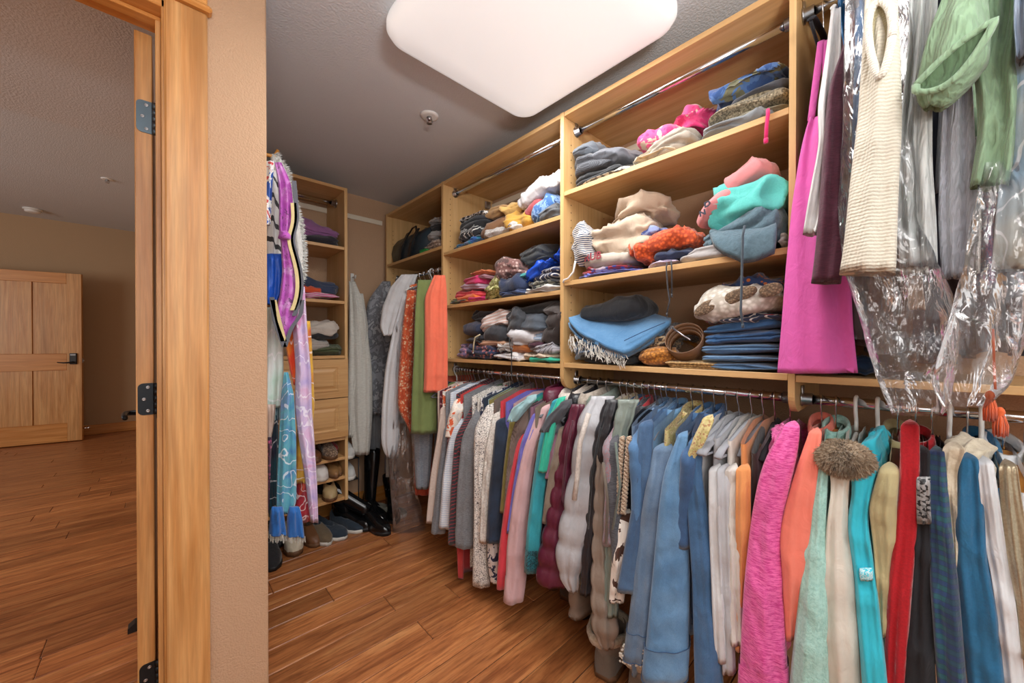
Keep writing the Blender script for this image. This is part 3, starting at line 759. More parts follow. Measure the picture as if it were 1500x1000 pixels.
_gid = [0]
def G(name, label, cat, u, v0, v1, mat, keys=None, vb=None, rodz=ZLOW, X=1.09, hw=.205, th=.014, hemw=None, hk='wire', hl=None, collar=None, hood=None, cuff=None,
      sl=True, thick=.03, fa=.006, nf=2, puff=0, bodymat=None, yaw=0, seed=None, Yrod=None, strap=0, slope=.30, rxs=.06, rys=.024, group=None, zs=.066, hang=True, tilt_px=0, wr=.0065, seamc=None, hgw=None):
    """one garment on its own hanger. u: picture column of its front edge; v0..v1: rows of the sleeve's top and end (scale marks on the plane x = X)."""
    _gid[0] += 1; seed = seed or _gid[0] * 17 + 3
    zr = rodz
    Y = atX(u, v1, X)[1] if Yrod is None else Yrod
    zend = atX(u, v1, X)[2]
    if hang: hanger(hk, XR, Y, zr, yaw + random.Random(seed).uniform(-.08, .08), hl or ('hanger holding the ' + label), None, hgw or hw - .012)
    r = thing(name, label, cat, (XR, Y, zr), yaw, group)
    bm_ = bodymat or mat
    Lb = zr - (atX(u, vb, X)[2] if vb else zend + .06)
    B = body(hw, Lb, th, hemw or hw * 1.02, seed, zs=zs, slope=slope, nf=nf, fa=fa, puff=puff, strap=strap)
    MB().rings(B, True).build('body', bm_, r, True)
    if sl:
        if keys:
            um = sum(k[1] + k[2] for k in keys) / 2 / len(keys); vm = sum(k[0] for k in keys) / len(keys)
            p, n = face_plane(um, vm, X)
            S = drape(p, n, keys, thick, seed + 1, nf=1.4, fa=.003, wr=wr)
            S = S - np.array(r.location)
            c0 = S[0].mean(0); wid = np.abs(S[0] - c0).max(); dome = []
            for kk in range(6, 0, -1):
                a_ = kk / 6 * PI / 2; sc_ = max(.06, math.cos(a_)); q_ = c0 + (S[0] - c0) * sc_; q_[:, 2] += math.sin(a_) * min(.035, wid * .9); q_[:, 0] += .035 * (1 - math.cos(a_)); dome.append(q_)
            S = np.concatenate([np.array(dome), S])
            if yaw: S = S @ np.array(Matrix.Rotation(-yaw, 3, 'Z')).T
            MB().rings(S, True, True).build('sleeve', mat, r, True)
            if name.startswith('denim'):
                mm = S.shape[1]
                for jj in (int(mm * .68), int(mm * .84)):
                    ln = S[6:-1, jj]; c_ = S[6:-1].mean(1); MB().tube(ln + (ln - c_) * .03, .0013, 5).build('seam', fab('plain', '#34557c'), r, True)
            cut = S[-6:-1]
        else:
            zsh = -zs - slope * (hw - .06) - .006; n_ = 22; t = np.linspace(0, 1, n_)
            Lz = -(zr - zend) ; path = np.c_[-(hw - .05) - .055 * np.minimum(1, t * 5) - .012 * t, .01 * np.sin(3 * t + seed), zsh + (Lz - zsh) * t ** 1.02]
            rx = np.interp(t, [0, .15, .5, 1], [rxs * .6, rxs * 1.05, rxs * .85, rxs * .66]); ry = np.interp(t, [0, .15, 1], [rys * .5, rys, rys * .9])
            S = tube_rings(path, rx, ry, seed + 1); MB().rings(S, True, True).build('sleeve', mat, r, True)
            cut = S[-6:-1]
        # far sleeve against the wall
        zsh = -zs - slope * (hw - .06) - .006; t = np.linspace(0, 1, 12); Lz = -(zr - zend) * .96
        path = np.c_[(hw - .05) + .05 * np.minimum(1, t * 5), 0 * t, zsh + (Lz - zsh) * t]
        S2 = tube_rings(path, np.full(12, rxs * .75), np.full(12, min(rys, .02)), seed + 2, 16); MB().rings(S2, True, True).build('sleeve', mat, r, True)
        if cuff:
            cm = cuff if not isinstance(cuff, bool) else mat
            c0 = cut.mean(1, keepdims=True); Q = c0 + (cut - c0) * np.array([1.06, 1.06, 1]); 
            Q = np.concatenate([Q, (c0[-1:] + (cut[-1:] - c0[-1:]) * .8)]); MB().rings(Q, True).build('cuff', cm, r, True)
            if name.startswith('denim'):
                for row, kz in ((0, 1.075), (4, 1.075)):
                    c_ = cut[row].mean(0); loop = c_ + (cut[row] - c_) * np.array([kz, kz, 1]); MB().tube(np.concatenate([loop, loop[:1]]), .0013, 5).build('cuff_seam', fab('plain', '#2f4f74'), r, True)
    if collar:
        cm = collar if not isinstance(collar, bool) else mat
        a = PHI(22); pts = np.c_[.062 * np.cos(a), .026 * np.sin(a), -zs - .008 + .016 * np.cos(a)]
        R = []
        for da, dz, kk in ((1.05, -.02, 1), (1.1, .0, 1), (1.0, .016, 1), (.8, .017, 1), (.75, -.004, 1)):
            R.append(np.c_[pts[:, 0] * da, pts[:, 1] * da, pts[:, 2] + dz])
        R = np.array(R); R = R + .004 * wob(R, 30, seed + 4)[..., None]; MB().rings(R, True).build('collar', cm, r, True)
    if hood:
        P = lump_mesh(.046, .15, .10, seed + 6, crump=.36, e1=.8, e2=.8, freq=34); P += np.array([-.085, 0, -zs - .085])
        MB().rings(P, True).build('hood', hood if not isinstance(hood, bool) else mat, r, True)
    return r

def attach(child, parent, name=None):
    """make a piece a part of the thing it belongs to"""
    child.parent = parent; child.matrix_parent_inverse = Matrix.LocRotScale(parent.location, parent.rotation_euler, None).inverted()
    for k in ('label', 'category', 'group'):
        if k in child: del child[k]
    if name: child.name = name
    return child

def pile(name, label, cat, mat, box, X=None, d=.27, layers=3, crump=.3, tilt=None, shelf=None, group=None, seed=None, yaw=0, **kw):
    """a folded or heaped garment; box = picture extents (u0, u1, v_low, v_top at its middle), with its front at x = X"""
    _gid[0] += 1; seed = seed or _gid[0] * 13 + 1
    u0, u1, vb, vt = box; X = X or XF + .015; um = (u0 + u1) / 2
    ya, yb = atX(u0, vb, X)[1], atX(u1, vb, X)[1]; yc = (ya + yb) / 2; w = abs(ya - yb)
    zl, zh = atX(um, vb, X)[2], atX(um, vt, X)[2]
    if shelf is not None and zl < shelf + .012: zl = shelf + .0005
    h = zh - zl
    return lump(name, label, cat, mat, (X + d / 2, yc, zl), w, d, h, seed, group, tilt or 0, yaw, layers=layers, crump=crump, **kw)
# ------------------------------------------------------------------ clothes on the lower rods
g0, g1, g2 = None, None, None
# nearest unit (right edge of the picture)
t_ = G('sweatshirt', 'pink space-dyed hooded sweatshirt hanging left of a coral top', 'sweatshirt', 1110, 640, 1020, fab('heather', '#e86cae', '#c22c80', s=1.0),
  [(628, 1146, 1172), (660, 1126, 1170), (690, 1113, 1162), (760, 1100, 1146), (850, 1090, 1148), (940, 1085, 1152), (1020, 1082, 1156)], hood=True, thick=.04, Yrod=.235, cuff=True)
G('sweatshirt', 'coral orange sweatshirt between the pink hoodie and the mint fleece', 'sweatshirt', 1165, 640, 935, fab('plain', '#f0806c'),
  [(636, 1184, 1204), (680, 1168, 1200), (740, 1150, 1192), (780, 1142, 1188), (850, 1146, 1182), (935, 1151, 1170)], thick=.04, Yrod=.165, collar=True)
G('fleece_pullover', 'pale mint fleece top next to the fur-collared one', 'fleece top', 1185, 660, 1020, fab('fleece', '#a9d6cc', '#8fc0b6', s=.8),
  [(655, 1200, 1216), (720, 1186, 1212), (770, 1181, 1210), (850, 1172, 1212), (1020, 1154, 1216)], thick=.04, Yrod=.135, collar=True, hk='wood')
fc = G('jacket', 'off-white jacket with a brown fur collar', 'jacket', 1232, 690, 1020, fab('plain', '#d9d3c6'),
  [(684, 1214, 1248), (710, 1219, 1243), (760, 1211, 1242), (850, 1205, 1252), (930, 1203, 1258), (1020, 1214, 1262)], thick=.045, Yrod=.095, hk='plastic')
G('sweatshirt', 'bright turquoise hooded sweatshirt with white lettering on the sleeve', 'sweatshirt', 1268, 690, 1020, fab('plain', '#2fc0d6'),
  [(690, 1246, 1284), (725, 1249, 1275), (760, 1240, 1271), (850, 1251, 1284), (940, 1258, 1294), (1020, 1264, 1304)], thick=.045, Yrod=.055, hood=True, hk='plastic')
G('jacket', 'khaki cotton jacket with a flap collar left of the red velvet top', 'jacket', 1294, 690, 930, fab('plain', '#b7ac80'),
  [(692, 1286, 1318), (740, 1272, 1314), (790, 1278, 1316), (850, 1283, 1310), (930, 1288, 1302)], thick=.04, Yrod=.02, collar=True, hk='dark')
G('velvet_jacket', 'crimson red velvet zip top', 'top', 1315, 630, 1020, fab('velvet', '#b81522', '#8c0c18'),
  [(626, 1319, 1347), (690, 1318, 1348), (760, 1312, 1346), (850, 1301, 1337), (930, 1296, 1332), (1020, 1292, 1326)], thick=.04, Yrod=-.01, collar=True)
bt = G('cardigan', 'black cardigan with a grey tweed shoulder patch', 'cardigan', 1345, 666, 1020, fab('plain', '#1c1d22', None, sheen=.1),
  [(664, 1337, 1363), (695, 1341, 1363), (765, 1340, 1365), (880, 1330, 1366), (1020, 1323, 1372)], thick=.04, Yrod=-.036, hk='wire')
G('flannel_shirt', 'navy and green tartan flannel shirt', 'shirt', 1382, 666, 1020, fab('plaid', '#26406e', '#1f6456', '#182244', s=1.3),
  [(664, 1360, 1384), (720, 1359, 1390), (780, 1360, 1395), (850, 1362, 1404), (1020, 1374, 1418)], thick=.04, Yrod=-.062, hk='plastic')
G('sweatshirt', 'cream hooded sweatshirt squeezed between tartan flannel and blue sweatshirt', 'sweatshirt', 1398, 665, 830, fab('fleece', '#d8cdb6', '#c4b79c', s=.6),
  [(660, 1380, 1414), (690, 1382, 1402), (740, 1380, 1403), (800, 1390, 1404), (830, 1395, 1402)], thick=.035, Yrod=-.088, hood=True)
G('sweatshirt', 'deep teal-blue crewneck sweatshirt', 'sweatshirt', 1437, 680, 1020, fab('plain', '#1f6790', '#1a587e'),
  [(676, 1404, 1434), (740, 1399, 1442), (815, 1399, 1445), (900, 1407, 1462), (1020, 1419, 1474)], thick=.045, Yrod=-.108, collar=True, hk='plastic')
G('blouse', 'white satin blouse right of the teal-blue sweatshirt', 'blouse', 1470, 690, 1020, fab('silk', '#d9dde0'),
  [(680, 1431, 1456), (730, 1436, 1464), (790, 1441, 1472), (850, 1453, 1484), (930, 1462, 1494), (1020, 1472, 1504)], thick=.035, Yrod=-.138, collar=True, hk='wood')
G('metallic_blouse', 'gold metallic top at the right end of the lower rod', 'top', 1490, 690, 960, fab('metal', '#b3a68a', '#8f8268'),
  [(685, 1463, 1491), (740, 1465, 1498), (790, 1468, 1508), (850, 1480, 1514), (960, 1494, 1524)], thick=.035, Yrod=-.165, hk='wood')

# fur of the collar, tweed patch, sleeve lettering
def fur(parent, c, rx, ry, rz, n, L, mat, seed):
    rs = np.random.RandomState(seed); m = MB(); c = np.array(c) - np.array(parent.location)
    P = lump_mesh(ry * 2, rx * 2, rz * 2, seed, crump=.4, e1=.8, e2=.8); P[..., 2] -= rz; m.rings(P + c, True)
    for _ in range(n):
        d = rs.normal(size=3); d /= np.linalg.norm(d); b = c + d * np.array([rx, ry, rz]) * .95
        q = d * np.array([1, 1, .8]) + np.array([-.2, 0, -.5]) + rs.normal(size=3) * .4; q /= np.linalg.norm(q); e = b + q * L * rs.uniform(.6, 1.2)
        w = np.cross(q, rs.normal(size=3)); w /= np.linalg.norm(w); w *= .0008
        m.add([b - w, b + w, (b + e) / 2 + w * .8 + np.array([0, 0, .003]), e], [(0, 1, 2), (0, 2, 3)])
    return m.build('fur_collar', mat, parent, True, 'stuff')
p = atX(1236, 672, 1.10); f_ = fur(fc, p, .045, .046, .035, 9000, .013, fab('fleece', '#b8a48a', '#86725c', s=.5), 3)
p, n = face_plane(1352, 730, 1.075)
S = drape(p, n, [(698, 1342, 1363), (735, 1342, 1363), (766, 1343, 1365)], .042, 5, rows=8, m=30, fa=.001, wr=.001) - np.array(bt.location)
MB().rings(S, True, True).build('tweed_patch', fab('sequin', '#9a9a9a', '#1c1c1e', s=.6), bt, True)

tq = bpy.data.objects['sweatshirt.002']
p, n = face_plane(1268, 840, 1.07); S = drape(p, n, [(832, 1259, 1278), (840, 1258, 1279), (848, 1260, 1279)], .047, 15, rows=6, m=30, fa=.001, wr=.001) - np.array(tq.location)
MB().rings(S, True, True).build('white_print', fab('blotch', '#2fc0d6', '#c4e2e6', '#5fcbdc', s=8), tq, True)
# second unit: denim, vests and shirts
G('denim_jacket', 'pale blue denim jacket with a broad light sleeve, front of the row', 'denim jacket', 975, 640, 1000, fab('denim', '#6f9cc4', '#537fa8'),
  [(640, 992, 1008), (690, 972, 1005), (740, 965, 1008), (850, 955, 1011), (940, 946, 1009), (985, 942, 1006)], Yrod=.555, cuff=True, collar=True, hw=.21, vb=1010, thick=.045)
pj = G('denim_jacket', 'greyish faded denim jacket with pearl beads at its hem', 'denim jacket', 940, 670, 960, fab('denim', '#7690ac', '#5a7490'),
  [(662, 956, 988), (720, 944, 978), (800, 932, 966), (880, 924, 958), (960, 914, 950)], Yrod=.61, cuff=True, collar=True, hw=.21, vb=1000, thick=.045)
G('denim_jacket', 'mid blue denim jacket right of the pale blue denim one', 'denim jacket', 1030, 690, 1020, fab('denim', '#46719e', '#33597f'),
  [(650, 1008, 1028), (700, 1004, 1028), (750, 1007, 1038), (850, 1014, 1046), (1020, 1018, 1062)], Yrod=.47, collar=True, hw=.21, thick=.042)
rs = np.random.RandomState(12); m = MB(); L0 = np.array(pj.location)
for i in range(70):
    u_ = rs.uniform(908, 946); v_ = 948 + (u_ - 908) * .25 + rs.uniform(-6, 22)
    m.lathe([(.0005, .0035), (.003, .002), (.0036, 0), (.003, -.002), (.0005, -.0035)], 8, atX(u_, v_, 1.052) - L0)
m.build('pearl_bead', simple('pearl', '#d8d2c6', .25), pj, True, 'stuff')
for k, (u, v1, vb, c, lab) in enumerate((
    (1052, 965, 930, '#cfd2d4', 'white cotton tee on a grey hanger just right of the denim jackets'),
    (1064, 985, 950, '#b9bdc2', 'pale grey tee on a grey hanger, second right of the denim jackets'),
    (1076, 940, 960, '#d6d3cc', 'off-white ribbed top left of the orange sleeve'))):
    G('tee_shirt', lab, 'T-shirt', u, 700, v1, fab('plain', c), [(690, u - 14, u + 6), (760, u - 14, u + 8), (860, u - 10, u + 10), (v1, u - 6, u + 14)], vb=vb, Yrod=.40 - .035 * k, nf=3, thick=.03, hw=.20, hgw=.25, hk='grey')
G('cardigan', 'orange open cardigan between white tees and the pink hoodie', 'cardigan', 1088, 650, 950, fab('plain', '#dc9256'),
  [(690, 1078, 1100), (760, 1077, 1100), (860, 1079, 1098), (950, 1077, 1090)], Yrod=.30, thick=.03)
G('camisole', 'dark brown strappy top on a black hanger behind the orange cardigan', 'tank top', 1100, 690, 860, fab('plain', '#3a2a26'), None, vb=860, Yrod=.272, sl=False, hk='black', strap=.05)
G('shirt', 'yellow embroidered western shirt showing its shoulder behind the denim jackets', 'shirt', 1015, 650, 800, fab('floral', '#c9bc84', '#a87c58', '#b3a668', s=2.2),
  [(616, 1028, 1046), (645, 1014, 1034), (672, 1004, 1018), (690, 1003, 1012)], Yrod=.505, vb=900, thick=.03, hw=.20, collar=True)
G('denim_shirt', 'dark denim shirt tucked behind the yellow western shirt', 'shirt', 1010, 650, 800, fab('denim', '#3f6796', '#2c4a70'), None, vb=930, Yrod=.435, collar=True, hw=.19)
G('denim_shirt', 'blue chambray shirt with a stiff collar near the pearl-hem jacket', 'shirt', 990, 650, 800, fab('denim', '#5b86b2', '#456c96'), None, vb=930, Yrod=.59, collar=True, hw=.19)
G('hoodie', 'charcoal grey hooded top behind the greyish denim jacket', 'hooded top', 960, 650, 850, fab('heather', '#5a5c62', '#3e4046'), None, vb=900, Yrod=.655, collar=True, hw=.2)
G('satin_blouse', 'black satin top squeezed among the denim', 'top', 975, 650, 800, fab('silk', '#1b1c22'), None, vb=900, Yrod=.633, hw=.185, sl=False, strap=.04)
G('shirt', 'grey shirt with a red trim beside the charcoal hooded top', 'shirt', 950, 650, 820, fab('plain', '#8b8d96', '#b8343c'), None, vb=880, Yrod=.682, hw=.2, collar=fab('plain', '#b8343c'))
G('denim_vest', 'frayed blue denim vest with ragged armholes', 'vest', 935, 620, 870, fab('denim', '#4f7298', '#38567a'), [(625, 935, 958), (680, 930, 955), (740, 926, 946), (860, 904, 940)], vb=880, Yrod=.715, hw=.2, thick=.03, collar=True)
G('shirt', 'cream shirt with brown trim left of the frayed vest', 'shirt', 935, 620, 870, fab('plain', '#d4c6a8'), None, vb=850, Yrod=.745, hw=.19, collar=True, sl=False)
cw = G('poncho', 'cow-print fringed vest with twisted brown cords', 'vest', 917, 640, 880, fab('blotch', '#4a2c1e', '#e6e0d6', '#ece7de', s=.55), [(760, 902, 926), (820, 896, 922), (880, 892, 914)], vb=880, Yrod=.772, hw=.2, thick=.035, collar=fab('blotch', '#5a3624', '#e6dcd0', '#d9cfc0', s=.9))
m = MB()
for a_, b_ in (((912, 640), (903, 752)), ((922, 640), (913, 752))):
    p0, p1 = atX(*a_, 1.085), atX(*b_, 1.075); t = np.linspace(0, 1, 60)
    for ph in (0, PI):
        q = p0 + (p1 - p0) * t[:, None]; n_ = np.array([.7, -.7, 0]); k_ = np.array([.7, .7, 0])
        q = q + .005 * (np.cos(t * 60 + ph)[:, None] * n_ + np.sin(t * 60 + ph)[:, None] * k_); m.tube(q - np.array(cw.location), .006, 7)
m.build('twisted_cord', fab('stripe', '#6a3a22', '#e2d3b8', s=6), cw, True, 'stuff')

def vest(label, u, v0, v1, mat, Y, keys, hood=None, puff=.075, name='puffer_vest', trim=None, hk='wire', thick=.07):
    """sleeveless quilted vest: front edge follows keys, horizontal quilting, armhole trim"""
    _gid[0] += 1; seed = _gid[0] * 11
    X = 1.11; zend = atX(u, v1, X)[2]
    hanger(hk, XR, Y, ZLOW, 0, 'hanger holding the ' + label, None, .185)
    r = thing(name, label, 'vest', (XR, Y, ZLOW))
    um = sum(k[1] + k[2] for k in keys) / 2 / len(keys); p, n = face_plane(um, (v0 + v1) / 2, X)
    S = drape(p, n, keys, thick, seed, rows=56, m=44, fa=.004, wr=.003)
    z = S[..., 2]; q = np.abs(np.sin((z + .018 * wob(S, 14, seed + 8, 3)) / puff * PI)) ** .6
    c = S.mean(1, keepdims=True); k = 1 + .22 * (q[..., None] - .6); S = c + (S - c) * np.concatenate([k, k, np.ones_like(k)], -1)
    MB().rings(S - np.array(r.location), True, True).build('front_panel', mat, r, True)
    B = body(.19, ZLOW - zend, .032, .19, seed + 1, puff=puff, slope=.28, fa=.004, m=44, rows=40); B[..., 0] += .02
    MB().rings(B, True).build('body', mat, r, True)
    a = PHI(20); R = []
    for da, dz in ((1.1, -.03), (1.25, -.012), (1.22, .012), (1.0, .03), (.8, .024), (.75, -.01)):
        R.append(np.c_[-.03 + .082 * da * np.cos(a), .036 * da * np.sin(a), -.068 + dz * 1.25 + .014 * np.cos(a)])
    R = np.array(R); R += .006 * wob(R, 34, seed + 2)[..., None]; MB().rings(R, True).build('collar', hood or mat, r, True)
    if trim:
        pts = [on_plane(u_, v_, p, n) - n * (thick * 1.02) - np.array(r.location) for v_, u_ in trim[1]]
        MB().tube(np.array(pts), trim[0], 8).build('armhole_trim', trim[2], r, True)
    return r
vest('burgundy quilted puffer vest with a glossy shell', 820, 590, 855, fab('puffer', '#5c1c34'), 1.06, [(592, 838, 856), (640, 822, 850), (700, 812, 842), (760, 800, 838), (820, 788, 836), (850, 787, 832)], trim=(.004, [(610, 838), (660, 829), (720, 824), (740, 832)], fab('plain', '#4a1428')))
vest('silver grey puffer vest with a white fleece collar', 838, 580, 862, fab('puffer', '#b4b6bb'), .975, [(580, 866, 900), (620, 846, 892), (680, 838, 880), (740, 826, 876), (800, 815, 862), (840, 818, 850), (865, 834, 846)], hood=fab('fleece', '#d6cdc4', '#b8aea4', s=.5), puff=.12, trim=(.009, [(600, 862), (640, 850), (690, 846), (720, 842)], fab('fleece', '#d0c8c0', '#b0a8a0', s=.5)))
vest('black quilted puffer vest right of the silver grey one', 862, 585, 868, fab('puffer', '#26272c'), .925, [(585, 886, 915), (640, 870, 898), (720, 862, 884), (800, 854, 874), (868, 850, 868)], puff=.07, trim=(.004, [(620, 880), (680, 868), (760, 862)], fab('plain', '#101114')))
vest('long taupe puffer vest hanging lowest of the vests', 882, 650, 945, fab('puffer', '#8d8176'), .875, [(650, 876, 900), (700, 872, 896), (780, 868, 896), (860, 866, 904), (920, 868, 906), (948, 882, 898)], puff=.085, hood=fab('fleece', '#b0a69a', '#8e8478', s=.5), trim=(.005, [(668, 884), (720, 890), (780, 888)], fab('plain', '#6e645a')))
vest('sage grey-green puffer vest with a thick rolled collar', 900, 580, 900, fab('puffer', '#7f8c84'), .835, [(585, 906, 936), (640, 896, 918), (720, 890, 912), (800, 886, 908), (900, 884, 905)], puff=.06, trim=(.004, [(640, 902), (700, 908), (760, 898)], fab('plain', '#66726a')))

# third unit: the crowded row, far to near
ROW = [
 # name, label, cat, mat, keys, vb, Y, extra
 ('sweater', 'cream knit sweater at the far left end of the lower row', 'sweater', fab('knit', '#d9c6ba', s=1.2), [(600, 645, 662), (640, 640, 654), (700, 630, 646), (765, 624, 642)], 760, 1.79, dict()),
 ('blouse', 'burgundy striped blouse showing its sleeve beside the cream sweater', 'blouse', fab('vstripe', '#5a1826', '#a8787c', s=1), [(600, 660, 672), (640, 655, 668), (690, 652, 662)], 700, 1.765, dict(hk='black')),
 ('pullover', 'orange and white top with only its shoulder in sight', 'top', fab('blotch', '#e0653a', '#f0e6da', '#d8d4ce', s=1), [(590, 664, 684), (612, 656, 676), (640, 652, 664)], 700, 1.74, dict(hk='wood')),
 ('sweatshirt', 'thin grey sweatshirt second from the far left', 'sweatshirt', fab('heather', '#8b8f96', '#74787e'), [(630, 650, 666), (700, 640, 656), (778, 632, 652)], 770, 1.71, dict(cuff=True)),
 ('shirt', 'pale blue and white striped shirt', 'shirt', fab('stripe', '#c9d6e6', '#e6eaf0', s=2), [(600, 668, 690), (650, 656, 672), (700, 648, 666), (772, 643, 666)], 760, 1.665, dict(collar=True)),
 ('shirt', 'dark charcoal pinstripe shirt with red lines', 'shirt', fab('vstripe', '#34363c', '#9c3a44', s=2.2), [(596, 690, 712), (640, 666, 682), (720, 660, 680), (796, 656, 680)], 790, 1.61, dict(collar=True)),
 ('sweatshirt', 'grey marl sweatshirt with a ribbed cuff', 'sweatshirt', fab('heather', '#85888c', '#6a6d72', s=1.3), [(590, 702, 722), (640, 676, 710), (720, 669, 698), (780, 667, 695), (800, 668, 694)], 790, 1.545, dict(cuff=True, collar=True)),
 ('blouse', 'red blouse with its hem hanging below the grey marl sweatshirt', 'blouse', fab('plain', '#c8413f'), [(760, 668, 680), (800, 669, 680), (845, 671, 679)], 846, 1.575, dict()),
 ('lace_blouse', 'white blouse with black lace print and red flowers', 'blouse', fab('lace', '#e6e2dc', '#2c2a2c', '#e2ddd6', s=1), [(600, 710, 738), (625, 694, 722), (680, 694, 712), (760, 694, 712), (855, 692, 718)], 850, 1.475, dict(collar=fab('floral', '#e6e2dc', '#c03038', '#4a7050'), thick=.04)),
 ('sweater', 'ivory cable sweater right of the black lace print blouse', 'sweater', fab('knit', '#cfcac2', '#e2ded6', s=1), [(610, 722, 744), (650, 712, 730), (720, 705, 722), (792, 702, 722)], 780, 1.43, dict()),
 ('shirt', 'navy blue shirt hanging beside the ivory sweater', 'shirt', fab('denim', '#25364e', '#1a2638'), [(620, 726, 746), (660, 722, 742), (720, 716, 738), (790, 712, 734)], 790, 1.39, dict(collar=True)),
 ('blouse', 'white blouse with navy dots peeking out under the navy shirt', 'blouse', fab('blotch', '#2b3452', '#e4e2e0', '#e8e6e2', s=1.4), [(780, 714, 728), (820, 714, 730), (850, 718, 732)], 850, 1.41, dict()),
 ('shirt', 'light teal shirt folded over its hanger', 'shirt', fab('plain', '#8fb3b8'), [(584, 770, 786), (598, 750, 774), (617, 742, 757)], 640, 1.35, dict(thick=.016)),
 ('pullover', 'olive green top between the navy shirt and the taupe shirt', 'top', fab('plain', '#84783c'), [(620, 746, 758), (680, 738, 748), (750, 732, 742)], 740, 1.345, dict()),
 ('shirt', 'taupe corduroy shirt beside the olive top', 'shirt', fab('cord', '#7b6a62', '#5f504a'), [(600, 760, 786), (640, 748, 768), (700, 741, 756), (760, 738, 748)], 760, 1.31, dict(collar=True)),
 ('sweatshirt', 'bright red sweatshirt left of the periwinkle one', 'sweatshirt', fab('plain', '#d63a48'), [(600, 775, 795), (650, 756, 775), (720, 742, 760), (800, 731, 753), (860, 728, 750)], 850, 1.265, dict(cuff=True)),
 ('sweatshirt', 'periwinkle blue sweatshirt between red and pale pink', 'sweatshirt', fab('plain', '#6f6cc2'), [(610, 778, 796), (650, 762, 778), (720, 750, 764), (780, 742, 754)], 780, 1.225, dict()),
 ('sweatshirt', 'pale pink sweatshirt with the longest sleeve of the crowded row', 'sweatshirt', fab('plain', '#d2adb0'), [(600, 788, 806), (650, 768, 788), (720, 753, 777), (800, 742, 772), (845, 741, 771), (878, 738, 766)], 850, 1.18, dict(cuff=True)),
 ('shirt', 'teal shirt with a sequined hem beside the pale pink sweatshirt', 'shirt', fab('plain', '#2f9fae', '#2790a0'), [(590, 808, 826), (640, 790, 808), (700, 781, 801), (780, 771, 793), (835, 768, 790)], 850, 1.13, dict(cuff=fab('sequin', '#2a8a9a', '#0e3a46'))),
 ('pullover', 'bright turquoise-green top behind the teal shirt', 'top', fab('plain', '#2fb89a'), [(585, 816, 828), (620, 800, 816), (690, 788, 802)], 720, 1.105, dict()),
 ('cardigan', 'dark grey cardigan drooping over its hanger', 'cardigan', fab('plain', '#44464c'), [(592, 820, 838), (610, 802, 826), (632, 790, 806)], 700, 1.085, dict(thick=.018)),
 ('pullover', 'mauve top next to the taupe ribbed one', 'top', fab('plain', '#8c6478'), [(640, 806, 820), (700, 798, 810)], 720, 1.075, dict()),
 ('pullover', 'taupe ribbed top left of the burgundy vest', 'top', fab('plain', '#837566'), [(630, 818, 834), (680, 806, 824), (730, 798, 816), (765, 794, 806)], 770, 1.045, dict()),
]
for nm, lab, cat, mat, keys, vb, Y, ex in ROW:
    um = sum(k[1] + k[2] for k in keys) / 2 / len(keys)
    kw = dict(thick=.03, hw=.2, X=1.095); kw.update(ex)
    G(nm, lab, cat, um, keys[0][0], keys[-1][0], mat, keys, vb=vb, Yrod=Y, **kw)
# empty-looking hangers with thin straps whose ends swing out at the far left
for k, (Y, yw, kind, lab) in enumerate(((1.895, -.30, 'plastic', 'white tubular hanger swinging out furthest at the left end of the lower rod'), (1.87, -.26, 'wire', 'grey velvet hanger just behind the white tubular one'), (1.845, -.2, 'black', 'black velvet hanger beside the left end panel'), (1.82, -.12, 'wire', 'grey velvet hanger with a green strap top'))):
    hanger(kind, XR, Y, ZLOW, yw, lab, None, .21)
    if k: G('camisole', ('dark grey camisole', 'black camisole with thin straps', 'olive green strap top')[k - 1] + ' at the left end of the lower rod', 'camisole', 650, 600, 680, fab('plain', ('#4a4c52', '#1e1e22', '#6a7a44')[k - 1]), None, vb=680, Yrod=Y, sl=False, strap=.05, hang=False, yaw=yw, hw=.15)
# ------------------------------------------------------------------ clothes on the upper rod, nearest unit
def hung(name, label, cat, mat, keys, X, thick=.03, nf=2, fa=.006, wr=.004, rodz=ZUP, Y=None, hk='wire', square=True, closed=False, hl=None, part='cloth', parent=None, rows=34, m=44, hang=True, xr=XR, seed=None, hem=0, wfreq=30):
    """a hanging garment whose side towards the room is a shaped fold of cloth with real thickness, on its own hanger"""
    _gid[0] += 1; seed = seed or _gid[0] * 19 + 7
    um = sum(k[1] + k[2] for k in keys) / 2 / len(keys); vm = sum(k[0] for k in keys) / len(keys)
    if square: p, n = face_plane(um, vm, X)
    else: p, n = atX(um, vm, X), np.array([1.0, 0, 0])
    S = drape(p, n, keys, thick, seed, rows=rows, m=m, nf=nf, fa=fa, wr=wr, hem=hem, wfreq=wfreq)
    if parent is None:
        Yh = Y if Y is not None else p[1]
        if hang: hanger(hk, xr, Yh, rodz, 0, hl or ('hanger carrying the ' + label), None, .19)
        parent = thing(name, label, cat, (xr, Yh, rodz))
    MB().rings(S - np.array(parent.location), True, True).build(part, mat, parent, True)
    return parent, (p, n)
def backbody(r, L, mat, th=.018, hw=.18, dx=.02, seed=1, strap=0, **kw):
    B = body(hw, L, th, hw, seed, strap=strap, **kw); B[..., 0] += dx; MB().rings(B, True).build('body', mat, r, True)

